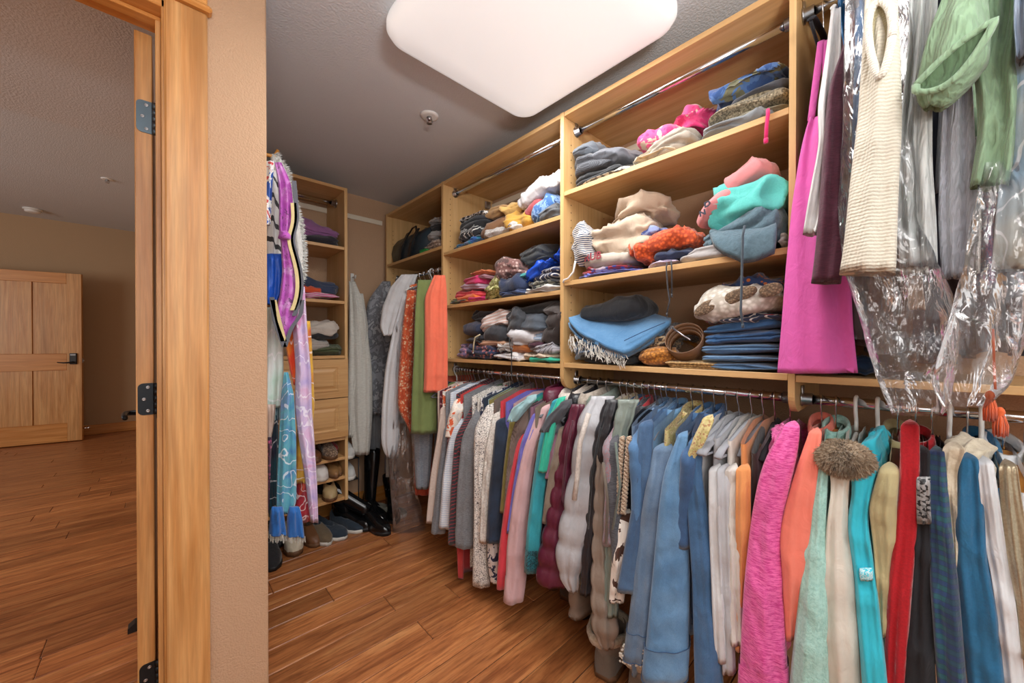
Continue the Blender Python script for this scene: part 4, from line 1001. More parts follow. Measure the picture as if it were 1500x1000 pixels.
pm = fab('plain', '#dd5fb0', None, sheen=.1)
pk, pl_ = hung('dress', 'bright pink strappy dress hanging over the shelf ends', 'dress', pm,
  [(172, 1186, 1214), (190, 1180, 1216), (230, 1171, 1222), (300, 1160, 1236), (400, 1150, 1246), (480, 1144, 1250), (546, 1138, 1257)], 1.20, thick=.028, nf=1.1, fa=.012, wr=.002, Y=.165, hk='black', rows=44, m=60, wfreq=14)
m = MB()
for a_, b_ in (((1203, 60), (1188, 176)), ((1209, 60), (1211, 176))):
    p, n = pl_; A = on_plane(*a_, p, n); B = on_plane(*b_, p, n); t = np.linspace(0, 1, 14)[:, None]
    q = A + (B - A) * t + np.array([0, 0, 0]) ; m.tube(q - np.array(pk.location), .0075, 8, flat=.35)
m.build('strap', pm, pk, True)
wt, _ = hung('camisole', 'white halter top between the pink dress and the maroon sleeve', 'tank top', fab('silk', '#dcdcdc'), [(12, 1218, 1232), (90, 1208, 1232), (160, 1197, 1230), (210, 1200, 1228), (300, 1183, 1215), (344, 1176, 1202)], 1.12, .02, nf=1.5, fa=.008, Y=.125, hk='plastic')
mr, _ = hung('sweater', 'dark maroon long-sleeved sweater', 'sweater', fab('heather', '#552338', '#431a2c', s=1.2), [(60, 1238, 1246), (130, 1213, 1246), (200, 1207, 1245), (300, 1200, 1242), (370, 1194, 1238), (415, 1188, 1232)], 1.10, .035, nf=1.2, fa=.004, Y=.10)
backbody(mr, .65, fab('heather', '#552338', '#431a2c', s=1.2), seed=5)
MB()
bl_, _ = hung('blouse', 'blue satin blouse just showing at the top beside the plastic cover', 'blouse', fab('silk', '#2a6a9c'), [(-40, 1226, 1250), (30, 1228, 1246), (70, 1236, 1244)], 1.16, .02, Y=.085)
backbody(bl_, .5, fab('silk', '#2a6a9c'), seed=8)
crm = fab('knit', '#dcd6c4', s=.8)
cr, cpl = hung('sweater', 'cream chunky knit sweater with an open cuff loop', 'sweater', crm, [(-60, 1270, 1312), (20, 1266, 1316), (90, 1262, 1320), (180, 1256, 1322), (250, 1247, 1318), (320, 1240, 1315), (370, 1235, 1314), (402, 1229, 1312)], 1.0, .04, nf=1.2, fa=.006, Y=.045, hk='plastic')
backbody(cr, .62, crm, seed=9)
p, n = cpl
m = MB(); a = PHI(40)
q = np.array([on_plane(1289 + 16 * math.cos(t) + 3 * math.sin(2 * t), 78 - 52 * math.sin(t), p, n) - n * (.047 + .004 * math.cos(t)) for t in np.linspace(0, 2 * PI, 41)]) - np.array(cr.location)
m.tube(q, .0065, 8); m.build('cuff_edge', fab('knit', '#e4dfd0', s=1.2), cr, True)
q2 = np.array([q[:40].mean(0) + (q[:40] - q[:40].mean(0)) * k + n * d for k, d in ((1, .003), (.8, .012), (.4, .016), (.02, .017))])
MB().rings(q2, True).build('cuff_opening', fab('knit', '#b9b08e', s=1.2), cr, True)
hung('blouse', 'second cream gauze blouse with a gathered cuff behind the knit sweater', 'blouse', fab('gauze', '#d9d4c8', s=1), [(200, 1306, 1336), (300, 1314, 1346), (370, 1318, 1356), (385, 1322, 1360), (402, 1324, 1362)], 1.08, .03, nf=3, fa=.006, Y=.01)
gz = fab('gauze', '#d6dad8', s=.8)
gw, _ = hung('tunic', 'white gauze tunic with long soft pleats', 'tunic', gz, [(-60, 1334, 1376), (0, 1332, 1374), (80, 1330, 1370), (150, 1322, 1366), (240, 1312, 1366), (320, 1314, 1372), (392, 1318, 1374)], 1.07, .035, nf=2.6, fa=.010, Y=-.005, hk='wire')
backbody(gw, .6, gz, seed=15)
hung('blouse', 'peach cream blouse with a narrow cuff inside the plastic', 'blouse', fab('plain', '#cdb9a4'), [(300, 1326, 1350), (380, 1326, 1350), (420, 1329, 1352), (454, 1331, 1356)], 1.15, .02, Y=-.02, hang=False)
lg = fab('gauze', '#b9bdc6', s=1.6)
lw, _ = hung('shirt', 'pale grey linen shirt beside the sage green one', 'shirt', lg, [(60, 1384, 1420), (150, 1380, 1426), (240, 1376, 1430), (320, 1374, 1432), (380, 1377, 1428), (408, 1380, 1424)], 1.08, .03, nf=2, fa=.007, Y=-.05, hk='wire')
backbody(lw, .6, lg, seed=17)
sg = fab('gauze', '#86a382', s=1.1)
sgt, spl = hung('shirt', 'sage green crinkled gauze shirt with wide short sleeves', 'shirt', sg, [(-70, 1395, 1450), (0, 1380, 1448), (50, 1362, 1452), (90, 1350, 1450), (130, 1341, 1416), (150, 1342, 1396), (160, 1352, 1380)], 1.00, .045, nf=1.2, fa=.006, wr=.006, Y=-.085, hk='plastic', rows=40)
hung('', '', '', sg, [(-70, 1440, 1500), (40, 1440, 1494), (90, 1424, 1490), (140, 1430, 1492), (200, 1432, 1494), (250, 1424, 1486), (276, 1420, 1480)], 1.03, .04, nf=1.5, fa=.008, wr=.006, parent=sgt, part='sleeve')
backbody(sgt, .55, sg, seed=21)
p, n = spl
ss = np.linspace(0, 1, 24)
up = np.array([on_plane(1344 + 110 * a_, 142 - 88 * a_ - 8 * math.sin(PI * a_), p, n) - n * .049 for a_ in ss]) - np.array(sgt.location)
lo = np.array([on_plane(1344 + 108 * a_, 150 - 92 * a_ + 30 * math.sin(PI * a_) ** .8, p, n) - n * .049 for a_ in ss]) - np.array(sgt.location)
MB().rings(np.array([up, (up + lo) / 2 + n * .004, lo]), False).build('sleeve_inner_shade', fab('gauze', '#4a6444', s=1.1), sgt, True)  # shaded inside of the sleeve painted as a flat dark green fill
MB().tube(np.concatenate([up, lo[::-1], up[:1]]), .0055, 8).build('sleeve_hem', sg, sgt, True)
nv = fab('plain', '#22305a', '#b2324a')
hung('blouse', 'navy blouse with red embroidery inside clear plastic', 'blouse', nv, [(150, 1436, 1466), (270, 1430, 1466), (340, 1428, 1462), (420, 1430, 1470)], 1.14, .03, Y=-.115)
hung('pullover', 'white lace top showing between the grey linen shirt and navy blouse', 'top', fab('lace', '#c9c6c0', '#8a8884', '#b4b0aa', s=.8), [(200, 1418, 1436), (320, 1420, 1438), (400, 1418, 1436)], 1.12, .02, Y=-.075)
bg = fab('paint', '#b7b2a2', '#a8b4b8', '#7f9cb4', s=.6)
hung('shirt', 'beige and blue watercolour shirt at the right edge of the picture', 'shirt', bg, [(-60, 1490, 1540), (100, 1486, 1530), (200, 1472, 1526), (300, 1460, 1522), (396, 1452, 1520)], 1.02, .035, nf=1.3, fa=.006, Y=-.15, hk='plastic')
hung('blouse', 'blue grey blouse in the top right corner of the picture', 'blouse', fab('silk', '#8492a4'), [(-60, 1486, 1530), (40, 1484, 1520), (90, 1488, 1516)], .98, .03, Y=-.175)

def film_bag(label, keys, X, thick, seed, xr=XR, Y=0, z=ZUP, fa=.02, wr=.012, rows=60):
    r = thing('garment_bag', label, 'garment bag', (xr, Y, z))
    um = sum(k[1] + k[2] for k in keys) / 2 / len(keys); vm = sum(k[0] for k in keys) / len(keys)
    p, n = face_plane(um, vm, X)
    S = drape(p, n, keys, thick, seed, rows=rows, m=72, nf=1.1, fa=fa * .25, wr=.001)[:-1]
    d = .012 * wob(S, 12, seed + 1, 5) + .016 * (ridge(S, 15, seed + 2) ** 3 - .3) + .008 * (ridge(S, 34, seed + 3) ** 3 - .3)
    S = S + d[..., None] * (n * .9 + np.array([.2, .2, 0]))
    MB().rings(S - np.array(r.location), True).build('film', M['film'], r, True)
    return r
film_bag('clear plastic dry-cleaning bag around the cream knit sweater', [(-40, 1240, 1330), (60, 1236, 1332), (200, 1234, 1336), (330, 1228, 1340), (400, 1236, 1380), (470, 1262, 1410), (540, 1282, 1400), (590, 1298, 1392), (606, 1306, 1380)], 1.07, .05, 31, Y=.07)
film_bag('clear crinkled plastic bag around the navy blouse', [(240, 1440, 1500), (330, 1420, 1512), (400, 1408, 1512), (450, 1392, 1506), (500, 1376, 1502), (560, 1360, 1480), (595, 1380, 1440)], 1.02, .05, 33, Y=-.13, fa=.025)
tz = thing('tassel_pair', 'pair of orange tassels dangling in front of the lower rod', 'tassel', atX(1458, 570, 1.0), 0)
rs = np.random.RandomState(4); 
for (u, v0, v1) in ((1450, 572, 615), (1465, 596, 638)):
    p0, p1 = atX(u, v0, 1.0), atX(u + 1, v1, 1.0); m = MB(); L = p0[2] - p1[2]
    c = p0 - np.array(tz.location); 
    m.lathe([(.0015, 0), (.0045, -.003), (.0058, -.009), (.004, -.013), (.005, -.015)], 14, c)
    o = m.build('tassel_head', fab('plain', '#d9602c'), tz, True); m = MB()
    for _ in range(170):
        a = rs.rand() * 6.28; rr = rs.uniform(.2, 1); e = c + np.array([math.cos(a) * .0085 * rr, math.sin(a) * .0085 * rr, -L * rs.uniform(.85, 1.05)]); s = c + np.array([math.cos(a) * .0048 * rr, math.sin(a) * .0048 * rr, -.014])
        m.tube([s, (s + e) / 2 + np.array([math.cos(a) * .002, math.sin(a) * .002, 0]), e], .0007, 3)
    m.build('tassel_thread', fab('plain', '#dc5e2a'), o, True, 'stuff')
MB().tube([np.array([.03, 0, .10]), np.array([.012, .0, .03]), np.array([0, .0, 0])], .0016, 6).build('cord', fab('plain', '#d9602c'), tz, True)

# ------------------------------------------------------------------ long clothes in the corner unit
ZM = ZMID
def lng(name, label, cat, mat, keys, X, Y, **kw):
    r, pl = hung(name, label, cat, mat, keys, X, rodz=ZM, Y=Y, **kw); return r, pl
grf = fab('blotch', '#8c9096', '#6d7076', '#a4a6aa', s=.7)
r, _ = lng('coat', 'mottled silver grey coat in a plastic cover in the far corner', 'coat', grf, [(412, 560, 572), (440, 538, 574), (480, 534, 576), (540, 540, 574), (580, 545, 570), (606, 546, 568)], 1.13, 2.56, thick=.04, nf=2, fa=.008); backbody(r, .75, grf, seed=41, hw=.2)
r, _ = lng('shirt', 'plain grey shirt tail hanging below the silver coat', 'shirt', fab('plain', '#84888c'), [(470, 560, 575), (560, 540, 566), (620, 539, 560), (672, 541, 556)], 1.15, 2.52, thick=.03)
r, _ = lng('shirt', 'white shirt with a buttoned sleeve beside the silver coat', 'shirt', fab('plain', '#d3d5d8'), [(402, 588, 612), (420, 572, 606), (450, 560, 596), (480, 556, 584), (492, 562, 574)], 1.10, 2.42, thick=.024, fa=.008); backbody(r, .72, fab('plain', '#c9cbce'), seed=43)
r, _ = lng('dress', 'royal blue dress strip between white shirts', 'dress', fab('plain', '#23649c'), [(470, 566, 578), (540, 560, 570), (612, 557, 564)], 1.17, 2.40, thick=.02)
ws = fab('stripe', '#d9dbde', '#cfd2d6', s=4)
r, _ = lng('shirt_dress', 'long white shirt dress with a curved hem', 'dress', ws, [(430, 590, 608), (480, 576, 596), (540, 564, 590), (600, 559, 586), (650, 558, 585), (664, 562, 582), (671, 568, 576)], 1.08, 2.32, thick=.035, nf=2.4, fa=.007); backbody(r, 1.0, ws, seed=45)
of = fab('floral', '#d9683e', '#e9c9a4', '#c2502c', s=1.1)
r, _ = lng('dress', 'orange and cream patterned maxi dress', 'dress', of, [(425, 596, 610), (470, 590, 608), (540, 584, 606), (590, 582, 604), (604, 584, 604), (620, 596, 603), (632, 600, 603)], 1.10, 2.18, thick=.035, nf=2, fa=.008, hem=.01, hk='plastic'); backbody(r, .85, of, seed=46)
gd = fab('plain', '#77864e')
r, _ = lng('dress', 'olive green two-tier dress', 'dress', gd, [(410, 612, 642), (450, 608, 640), (520, 606, 636), (580, 603, 640), (634, 602, 640)], 1.10, 2.09, thick=.03, nf=1.4, fa=.006); backbody(r, .98, gd, seed=47)
cd = fab('plain', '#f2785a')
r, pl = lng('dress', 'coral orange sleeveless dress next to the wood panel', 'dress', cd, [(403, 636, 652), (416, 630, 654), (434, 622, 655), (500, 622, 656), (560, 621, 656), (574, 620, 656)], 1.13, 1.985, thick=.022, nf=2.2, fa=.007, rows=40); backbody(r, .95, cd, seed=48)
r, _ = lng('trousers', 'pale blue and grey striped trousers hanging below the green dress', 'trousers', fab('heather', '#9aa3ae', '#7c8590'), [(560, 612, 640), (640, 606, 634), (700, 608, 630), (714, 609, 628)], 1.16, 2.03, thick=.03)
r, _ = lng('skirt', 'coral skirt edge low behind the striped trousers', 'skirt', fab('plain', '#c4583e'), [(650, 606, 632), (724, 608, 634)], 1.22, 2.0, thick=.02, hang=False)
r, _ = lng('dress', 'mauve grey dress hanging in deep shade behind the long white one', 'dress', fab('plain', '#85787c'), [(560, 552, 566), (620, 548, 570), (690, 547, 572)], 1.24, 2.46, thick=.03)
r, _ = lng('trousers', 'cream speckled trouser leg ending above the black boots', 'trousers', fab('heather', '#b4aca2', '#8c857c'), [(600, 566, 580), (660, 565, 578), (716, 565, 574)], 1.17, 2.36, thick=.025)
# added dark dresses: the shade deep in the nearest unit put into cloth colours
for k, (Yk, c, L_, lab) in enumerate(((.095, '#3f3438', .9, 'charcoal plum long dress added as dark shade next behind the maroon sweater'), (.03, '#51453f', .93, 'taupe long dress added as dark shade right of the dark mauve one'), (-.02, '#3a3440', .92, 'dusky purple long dress added as dark shade behind the white gauze tunic'), (-.075, '#46393a', .94, 'dark cocoa long dress added as dark shade under the sage green shirt'), (-.145, '#2e2f38', .93, 'slate long dress added as dark shade at the right edge of the picture'), (.06, '#4c3b3d', .93, 'dark mauve long dress added as dark shade behind the cream knit sweater'), (.01, '#5a4640', .90, 'brown long dress added as dark shade behind the white gauze tunic'), (-.045, '#2b2d3c', .95, 'midnight blue long dress added as dark shade behind the grey linen shirt'), (-.11, '#3d3336', .92, 'dark plum long dress added as dark shade behind the navy blouse'))):
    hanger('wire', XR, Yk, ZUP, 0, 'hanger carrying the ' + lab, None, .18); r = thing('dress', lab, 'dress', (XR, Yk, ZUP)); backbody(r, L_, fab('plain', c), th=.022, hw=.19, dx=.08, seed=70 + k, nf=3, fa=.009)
# bunch of spare hangers along that rod
for k in range(9):
    hanger('wire', XR, 1.955 + .062 * k, ZM, random.Random(k).uniform(-.15, .15), 'empty chrome-hooked hanger in the tight bunch on the corner rod', 'spare hangers on the corner rod', .18)
film_bag('long clear plastic garment bag trailing onto the floor', [(470, 580, 600), (540, 578, 604), (600, 574, 606), (660, 568, 608), (720, 572, 610), (760, 576, 622), (785, 574, 626), (794, 580, 620)], 1.145, .06, 51, Y=2.22, z=ZM, fa=.03, wr=.016)
# white robe on the back wall
rb = fab('heather', '#c9c9c2', '#b7b7b0', s=.8)
kr = thing('robe', 'white linen robe hanging on the back wall right of the tower', 'robe', atY(517, 410, 2.6))
p, n = face_plane(530, 520, .98)
for nm, kk, dd in (('body', [(412, 511, 520), (440, 511, 532), (480, 511, 538), (540, 510, 545), (600, 509, 546), (650, 516, 543), (664, 518, 541)], .04), ('sleeve', [(430, 516, 532), (480, 516, 540), (530, 520, 536), (580, 512, 526), (640, 509, 520)], .05)):
    S = drape(p, n, kk, dd, 61 + len(nm), rows=36, m=44, nf=2.2, fa=.008); MB().rings(S - np.array(kr.location), True, True).build(nm, rb, kr, True)
hk_ = thing('coat_hook', 'small white hook holding the robe on the back wall', 'hook', atY(517, 406, YB - .02) )
m = MB().tube([(0, .018, 0), (0, -.02, 0), (0, -.045, -.012), (0, -.05, .01)], .005, 8); m.build('hook', M['white'], hk_, True)
m = MB().box(-.012, .012, .008, .018, -.03, .03, .003); m.build('plate', M['white'], hk_)

# ------------------------------------------------------------------ scarves on the alcove wall
def scarf(label, mat, keys, Y, thick=.012, nf=2, fa=.006, fringe=None, name='scarf', seed=None, wr=.003):
    _gid[0] += 1; seed = seed or _gid[0] * 23
    p = atY(sum(k[1] + k[2] for k in keys) / 2 / len(keys), 500, Y); n = np.array([0, 1.0, 0])
    S = drape(p, n, keys, thick, seed, rows=40, m=36, nf=nf, fa=fa, wr=wr)
    K = sorted(keys)[0]; root = on_plane((K[1] + K[2]) / 2, K[0], p, n)
    r = thing(name, label, 'scarf', root)
    MB().rings(S - root, True, True).build('cloth', mat, r, True)
    if fringe:
        Kb = sorted(keys)[-1]; rs = np.random.RandomState(seed); m = MB()
        for i in range(70):
            u = Kb[1] + (Kb[2] - Kb[1]) * rs.rand(); A = on_plane(u, Kb[0] - 2, p, n); B = on_plane(u + rs.uniform(-1.5, 1.5), Kb[0] + fringe[0] * rs.uniform(.6, 1.1), p, n); o_ = np.array([0, rs.uniform(-1, 1) * thick, 0])
            m.tube(np.array([A + o_, (A + B) / 2 + o_ * 1.2, B + o_ * 1.4]) - root, .0012, 3)
        m.build('fringe', fringe[1], r, False, 'stuff')
    return r, p, n, root
fw = fab('fleece', '#dcdcd8', '#c6c6c2', s=.6)
r, p, n, root = scarf('fluffy white scarf with shaggy edges, highest on the hook', fw, [(226, 396, 408), (250, 398, 420), (290, 402, 430), (330, 410, 440), (370, 420, 444), (400, 424, 444), (414, 432, 442)], 1.72, thick=.018, fa=.005)
FWR = root
rs = np.random.RandomState(9); m = MB()
for i in range(900):
    v = rs.uniform(226, 412); u = np.interp(v, [226, 250, 290, 330, 370, 400, 414], [404, 420, 430, 440, 444, 444, 440]) - rs.rand() ** 2 * 8
    b = on_plane(u, v, p, n) - root + np.array([0, -.012 + .02 * rs.rand(), 0]); d = np.array([rs.uniform(.1, 1), rs.uniform(-.7, .3), rs.uniform(-.7, .5)]); d /= np.linalg.norm(d); w = np.array([0, .002, .003]); m.add([b - w, b + w, b + d * .022], [(0, 1, 2)])
m.build('shag', fw, r, False, 'stuff')
wb = fab('vstripe', '#d8d8d4', '#3a3a3c', s=.5)
scarf('white scarf with black line border above royal blue satin', wb, [(250, 392, 408), (300, 390, 413), (350, 388, 414), (384, 388, 412)], 1.56, .016, 1.6)
scarf('royal blue satin scarf hanging left of the purple one', fab('silk', '#1d5cc8', '#1c4aa6'), [(372, 388, 412), (400, 388, 413), (430, 388, 411), (446, 389, 404)], 1.54, .018, 1.4)
scarf('white scarf printed with red and blue flag-like patches', fab('blotch', '#2f58a8', '#e2e2e0', '#c84a4c', s=.9), [(236, 390, 402), (270, 388, 399), (330, 388, 396)], 1.50, .012, 1)
pf = fab('paint2', '#a23ea6', '#b85cb6', '#d0a6d2', s=1.3); gg = fab('plain', '#d2c08c'); gy = fab('plain', '#5c5e66')
r, p, n, root = scarf('purple floral scarf with gold and grey borders, knotted', pf, [(238, 402, 412), (270, 408, 426), (310, 409, 429), (336, 408, 428), (350, 411, 421), (366, 412, 428), (400, 414, 438), (440, 409, 439), (462, 403, 436), (485, 407, 426), (508, 413, 417)], 1.50, .016, 2.0, .007)
for nm, mt, line, hw_ in (('gold_border', gg, [(300, 427), (330, 430), (350, 419), (375, 428), (410, 436), (440, 433), (455, 426)], 4.2), ('grey_border', gy, [(268, 428), (310, 432), (334, 433), (350, 422), (376, 432), (410, 441), (440, 438), (463, 428)], 3.2), ('gold_border', gg, [(440, 398), (470, 405), (500, 413)], 4.5), ('grey_border', gy, [(436, 396), (470, 400), (508, 414)], 3.6), ('grey_border', gy, [(508, 415), (480, 424), (462, 438), (440, 440)], 3.0)):
    t0 = np.linspace(0, len(line) - 1, 28); ln = np.array([[np.interp(t_, range(len(line)), [q_[c_] for q_ in line]) for c_ in (0, 1)] for t_ in t0])
    for _ in range(8): ln[1:-1] = .25 * ln[:-2] + .5 * ln[1:-1] + .25 * ln[2:]
    line = [tuple(q_) for q_ in ln]
    A = [on_plane(u - hw_, v, p, n) + np.array([0, -.026, 0]) - root for v, u in line]; B = [on_plane(u + hw_, v, p, n) + np.array([0, -.026, 0]) - root for v, u in line]
    A2 = [q + np.array([0, .003, 0]) for q in A]; B2 = [q + np.array([0, .003, 0]) for q in B]
    R = np.array([[a_, b_, c_, d_] for a_, b_, c_, d_ in zip(A, B, B2, A2)]); fix_normals(MB().rings(R, True, True, True).build(nm, mt, r))
P = lump_mesh(.035, .03, .035, 5, crump=.5, e1=.9, e2=.9); c = on_plane(415, 346, p, n) - root + np.array([0, -.02, -.015]); MB().rings(P + c, True).build('knot', pf, r, True)
scarf('mint green and white silk scarf with a pale fringe', fab('paint', '#a9cdb8', '#cfe0d8', '#dfe3e2', s=.5), [(450, 391, 410), (500, 390, 415), (550, 389, 415), (596, 388, 412)], 1.60, .014, 1.6, fringe=(18, fab('plain', '#b4cdd2')))
scarf('red and orange silk scarf with small white dots', fab('paint', '#d92a1c', '#e24a1e', '#e88a2a', s=.6), [(440, 417, 431), (500, 417, 433), (540, 424, 436), (564, 430, 437)], 1.57, .014, 1.2)
scarf('blue-teal painted scarf with white swirls', fab('paint', '#3f74b4', '#5aa6b4', '#6f8fc4', s=1.0), [(545, 416, 422), (580, 412, 430), (640, 409, 433), (700, 406, 434), (738, 405, 434), (752, 406, 426)], 1.52, .016, 1.8)
scarf('lavender and pink painted scarf with dark line flowers', fab('paint', '#a89cd0', '#cfb8d4', '#c880b0', s=.8), [(420, 426, 446), (480, 429, 449), (540, 434, 455), (600, 432, 457), (650, 439, 461), (700, 447, 464), (764, 455, 466)], 1.54, .016, 1.6)
scarf('mustard and red scarf with black swirls behind the lavender one', fab('paint', '#c99a34', '#d4a63e', '#b82c30', s=.7), [(470, 440, 454), (540, 446, 458), (600, 440, 460), (660, 432, 452), (706, 430, 448)], 1.62, .02, 1.4)
scarf('crimson scarf with a white arc at the bottom of the bunch', fab('paint', '#b81c2c', '#8c1830', '#d8502c', s=1), [(470, 440, 448), (600, 438, 448), (690, 432, 450), (730, 425, 459), (764, 426, 463)], 1.65, .015, 1.6)
scarf('dark teal scarf with ragged blue ends, left', fab('paint', '#14303c', '#1c4a58', '#221c34', s=.6), [(590, 396, 408), (660, 393, 408), (720, 392, 408), (757, 394, 414)], 1.60, .016, 1.4)
scarf('pale pink satin scarf against the wall edge', fab('silk', '#c9b4a8'), [(592, 389, 404), (620, 388, 402), (652, 388, 396)], 1.55, .012, 1.2)
scarf('deep wine patterned scarf low at the wall edge', fab('floral', '#4a1c38', '#a84870', '#2a1428', s=1.2), [(640, 388, 398), (700, 388, 396), (752, 388, 394)], 1.53, .012, 1.2)
bl = fab('plain', '#1d62ac')
scarf('blue dip-dyed scarf end with a ragged white fringe, left of two', bl, [(742, 398, 414), (755, 396, 416), (782, 394, 419)], 1.47, .02, 1.2, fringe=(9, fab('plain', '#c9c4b8')))
scarf('blue dip-dyed scarf end with a ragged white fringe, right of two', bl, [(742, 424, 438), (758, 421, 442), (784, 420, 445)], 1.475, .02, 1.2, fringe=(9, fab('plain', '#c9c4b8')))
hw_ = thing('coat_hook', 'wooden peg hook at the top of the scarf bunch', 'hook', (XC, float(FWR[1]), float(FWR[2])))
lx = float(FWR[0]) - XC
m = MB(); m.tube([(0, 0, -.012), (lx * .6, 0, -.012), (lx, 0, -.008), (lx + .012, 0, .02)], [.007, .007, .007, .006], 10); m.build('peg', M['wood_hanger'], hw_, True); MB().box(.0005, .012, -.03, .03, -.05, .05, .003).build('plate', M['wood_hanger'], hw_)
# ------------------------------------------------------------------ folded clothes on the shelves
z1, z2, z3 = 1.827, 1.4515, 1.1095
def c1(cx, cy): return 820 + cx * .23333, 80 + cy * .23333
def B(ox, oy, k, x0, x1, yb, yt): return (ox + x0 * k, ox + x1 * k, oy + yb * k, oy + yt * k)
K1 = lambda *a: B(820, 80, .23333, *a)
K2 = lambda *a: B(820, 220, .23333, *a)
K3 = lambda *a: B(820, 380, .23333, *a)
# right unit, top shelf
pile('folded_garment', 'black jersey top at the bottom left of the top right shelf', 'top', fab('plain', '#24262a'), K1(45, 395, 790, 690), shelf=z1, crump=.35, layers=2)
pile('folded_garment', 'slate ribbed top in the dark pile by the rod end', 'top', fab('cord', '#4a4d54', '#34363c'), K1(50, 330, 720, 590), X=XF + .02, crump=.45, layers=2)
pile('folded_trousers', 'charcoal jersey trousers rolled on the left of the top right shelf', 'trousers', fab('plain', '#5b5e66'), K1(150, 395, 690, 510), X=XF + .01, d=.24, crump=.35, layers=1, tilt=.15, e1=.7)
pile('folded_garment', 'grey-blue folded top leaning on the left panel of the top right shelf', 'top', fab('plain', '#585f68'), K1(42, 200, 640, 545), X=XF + .02, crump=.5, layers=1)
pile('folded_blouse', 'white and grey blouse lying flat under the dark pile', 'blouse', fab('blotch', '#b9b4aa', '#6c6a68', '#d0ccc4', s=.8), K1(90, 460, 815, 745), X=XF + .004, d=.25, shelf=z1, crump=.4, layers=2)
pile('folded_trousers', 'cream trousers folded under the pink camouflage pair', 'trousers', fab('plain', '#cbc1ae'), K1(390, 720, 690, 560), X=XF + .008, shelf=z1, crump=.5, layers=3)
pile('folded_trousers', 'greige cargo trousers right of the cream pair', 'trousers', fab('plain', '#a79d90'), K1(510, 850, 650, 480), X=XF + .02, shelf=z1, crump=.55, layers=3)
pc = fab('blotch', '#d02c6c', '#e0487e', '#c9b0a0', s=.7)
pile('camouflage_trousers', 'hot pink camouflage trousers in a heap on the top right shelf', 'trousers', pc, K1(435, 720, 560, 430), X=XF + .02, crump=.6, layers=1, tilt=.1)
pile('camouflage_trousers', 'second pair of pink camouflage trousers, standing highest, beside the blue jeans', 'trousers', pc, K1(650, 925, 490, 215), X=XF + .04, d=.22, crump=.9, layers=1, e1=.8, e2=.8)
pile('folded_trousers', 'grey cotton trousers at the front right of the top right shelf', 'trousers', fab('plain', '#7f8488'), K1(850, 1310, 450, 370), X=XF + .006, shelf=z1, crump=.35, layers=2)
kk_ = pile('folded_trousers', 'olive khaki trousers with a drawstring on the top right shelf', 'trousers', fab('plain', '#8e8873'), K1(960, 1430, 420, 330), X=XF + .03, crump=.5, layers=2)
pile('sequin_trousers', 'taupe sequined trousers on the top right shelf', 'trousers', fab('sequin', '#9a8e74', '#5c5340', s=.8), K1(860, 1432, 390, 205), X=XF + .02, crump=.45, layers=2, e1=.6)
pile('folded_jeans', 'dark grey folded jeans under the blue camouflage jeans', 'jeans', fab('plain', '#3f4148'), K1(1040, 1432, 250, 165), X=XF + .03, crump=.3, layers=1)
pile('camouflage_jeans', 'blue camouflage jeans on top of the tallest stack of the top right shelf', 'jeans', fab('blotch', '#2f4f86', '#4a6ca0', '#6a6a52', s=.7), K1(905, 1435, 180, 55), X=XF + .015, crump=.6, layers=1, e1=.7)
def cord(name, label, cat, mat, pts, X, r=.0035, parent=None):
    P = np.array([atX(u, v, X) for u, v in pts])
    if parent is not None:
        o = MB().tube(P - P[0], r, 8).build(name, mat, None, True); o.location = tuple(P[0]); attach(o, parent); q = P[-1] - P[0]; MB().tube([q, q - np.array([0, 0, .012])], r * 1.15, 8).build('tip', mat, o, True); return o
    t = thing(name, label, cat, P[0]); 
    o = MB().tube(P - P[0], r, 8).build('cord', mat, t, True); q = P[-1] - P[0]
    MB().tube([q, q - np.array([0, 0, .008])], r * 1.4, 8).build('tip', M['steel'], t, True); return t
cord('drawstring', 'hot pink drawstring dangling from the top right shelf', 'drawstring', fab('plain', '#e0286e'), [(1125, 160), (1125, 168), (1123, 185), (1122, 203)], XF - .006, .005, parent=kk_)
# right unit, middle shelf
pile('folded_shirt', 'periwinkle blue shirt flat on the middle right shelf', 'shirt', fab('plain', '#5f67b4'), K2(75, 480, 805, 750), X=XF + .004, shelf=z2, crump=.2, layers=2)
pile('folded_blouse', 'multicoloured floral blouse on the periwinkle shirt', 'blouse', fab('floral', '#b04048', '#4a5ca8', '#c9b8c4', s=.7), K2(90, 415, 780, 700), X=XF + .01, crump=.35, layers=2)
tt = pile('folded_tee', 'greige tee with dark red lettering under the beige hoodie', 'T-shirt', fab('plain', '#b9aea2'), K2(120, 440, 730, 635), X=XF + .02, crump=.2, layers=1)
def text3d(parent, body_, size, p, n, mat, name='lettering', roll=0, ext=.0006):
    cu = bpy.data.curves.new(name, 'FONT'); cu.body = body_; cu.size = size; cu.extrude = ext; cu.align_x = 'CENTER'; cu.align_y = 'CENTER'; cu.offset = .0012
    tmp = bpy.data.objects.new(name, cu); COL.objects.link(tmp); dg = bpy.context.evaluated_depsgraph_get(); me = bpy.data.meshes.new_from_object(tmp.evaluated_get(dg)); bpy.data.objects.remove(tmp)
    o = bpy.data.objects.new(name, me); COL.objects.link(o); me.materials.clear(); me.materials.append(mat); o['kind'] = 'stuff' if len(body_) > 99 else 'print'; del o['kind']
    z = Vector(n).normalized(); x = Vector((0, 0, 1)).cross(z).normalized(); y = z.cross(x); R = Matrix((x, y, z)).transposed() @ Matrix.Rotation(roll, 3, 'Z')
    o.matrix_world = Matrix.Translation(Vector(p)) @ R.to_4x4(); 
    o.parent = parent; o.matrix_parent_inverse = Matrix.LocRotScale(parent.location, parent.rotation_euler, None).inverted(); return o
text3d(tt, 'RUB', .042, atX(868, 376, XF + .008), (-1, 0, .1), fab('plain', '#8a2c38'))
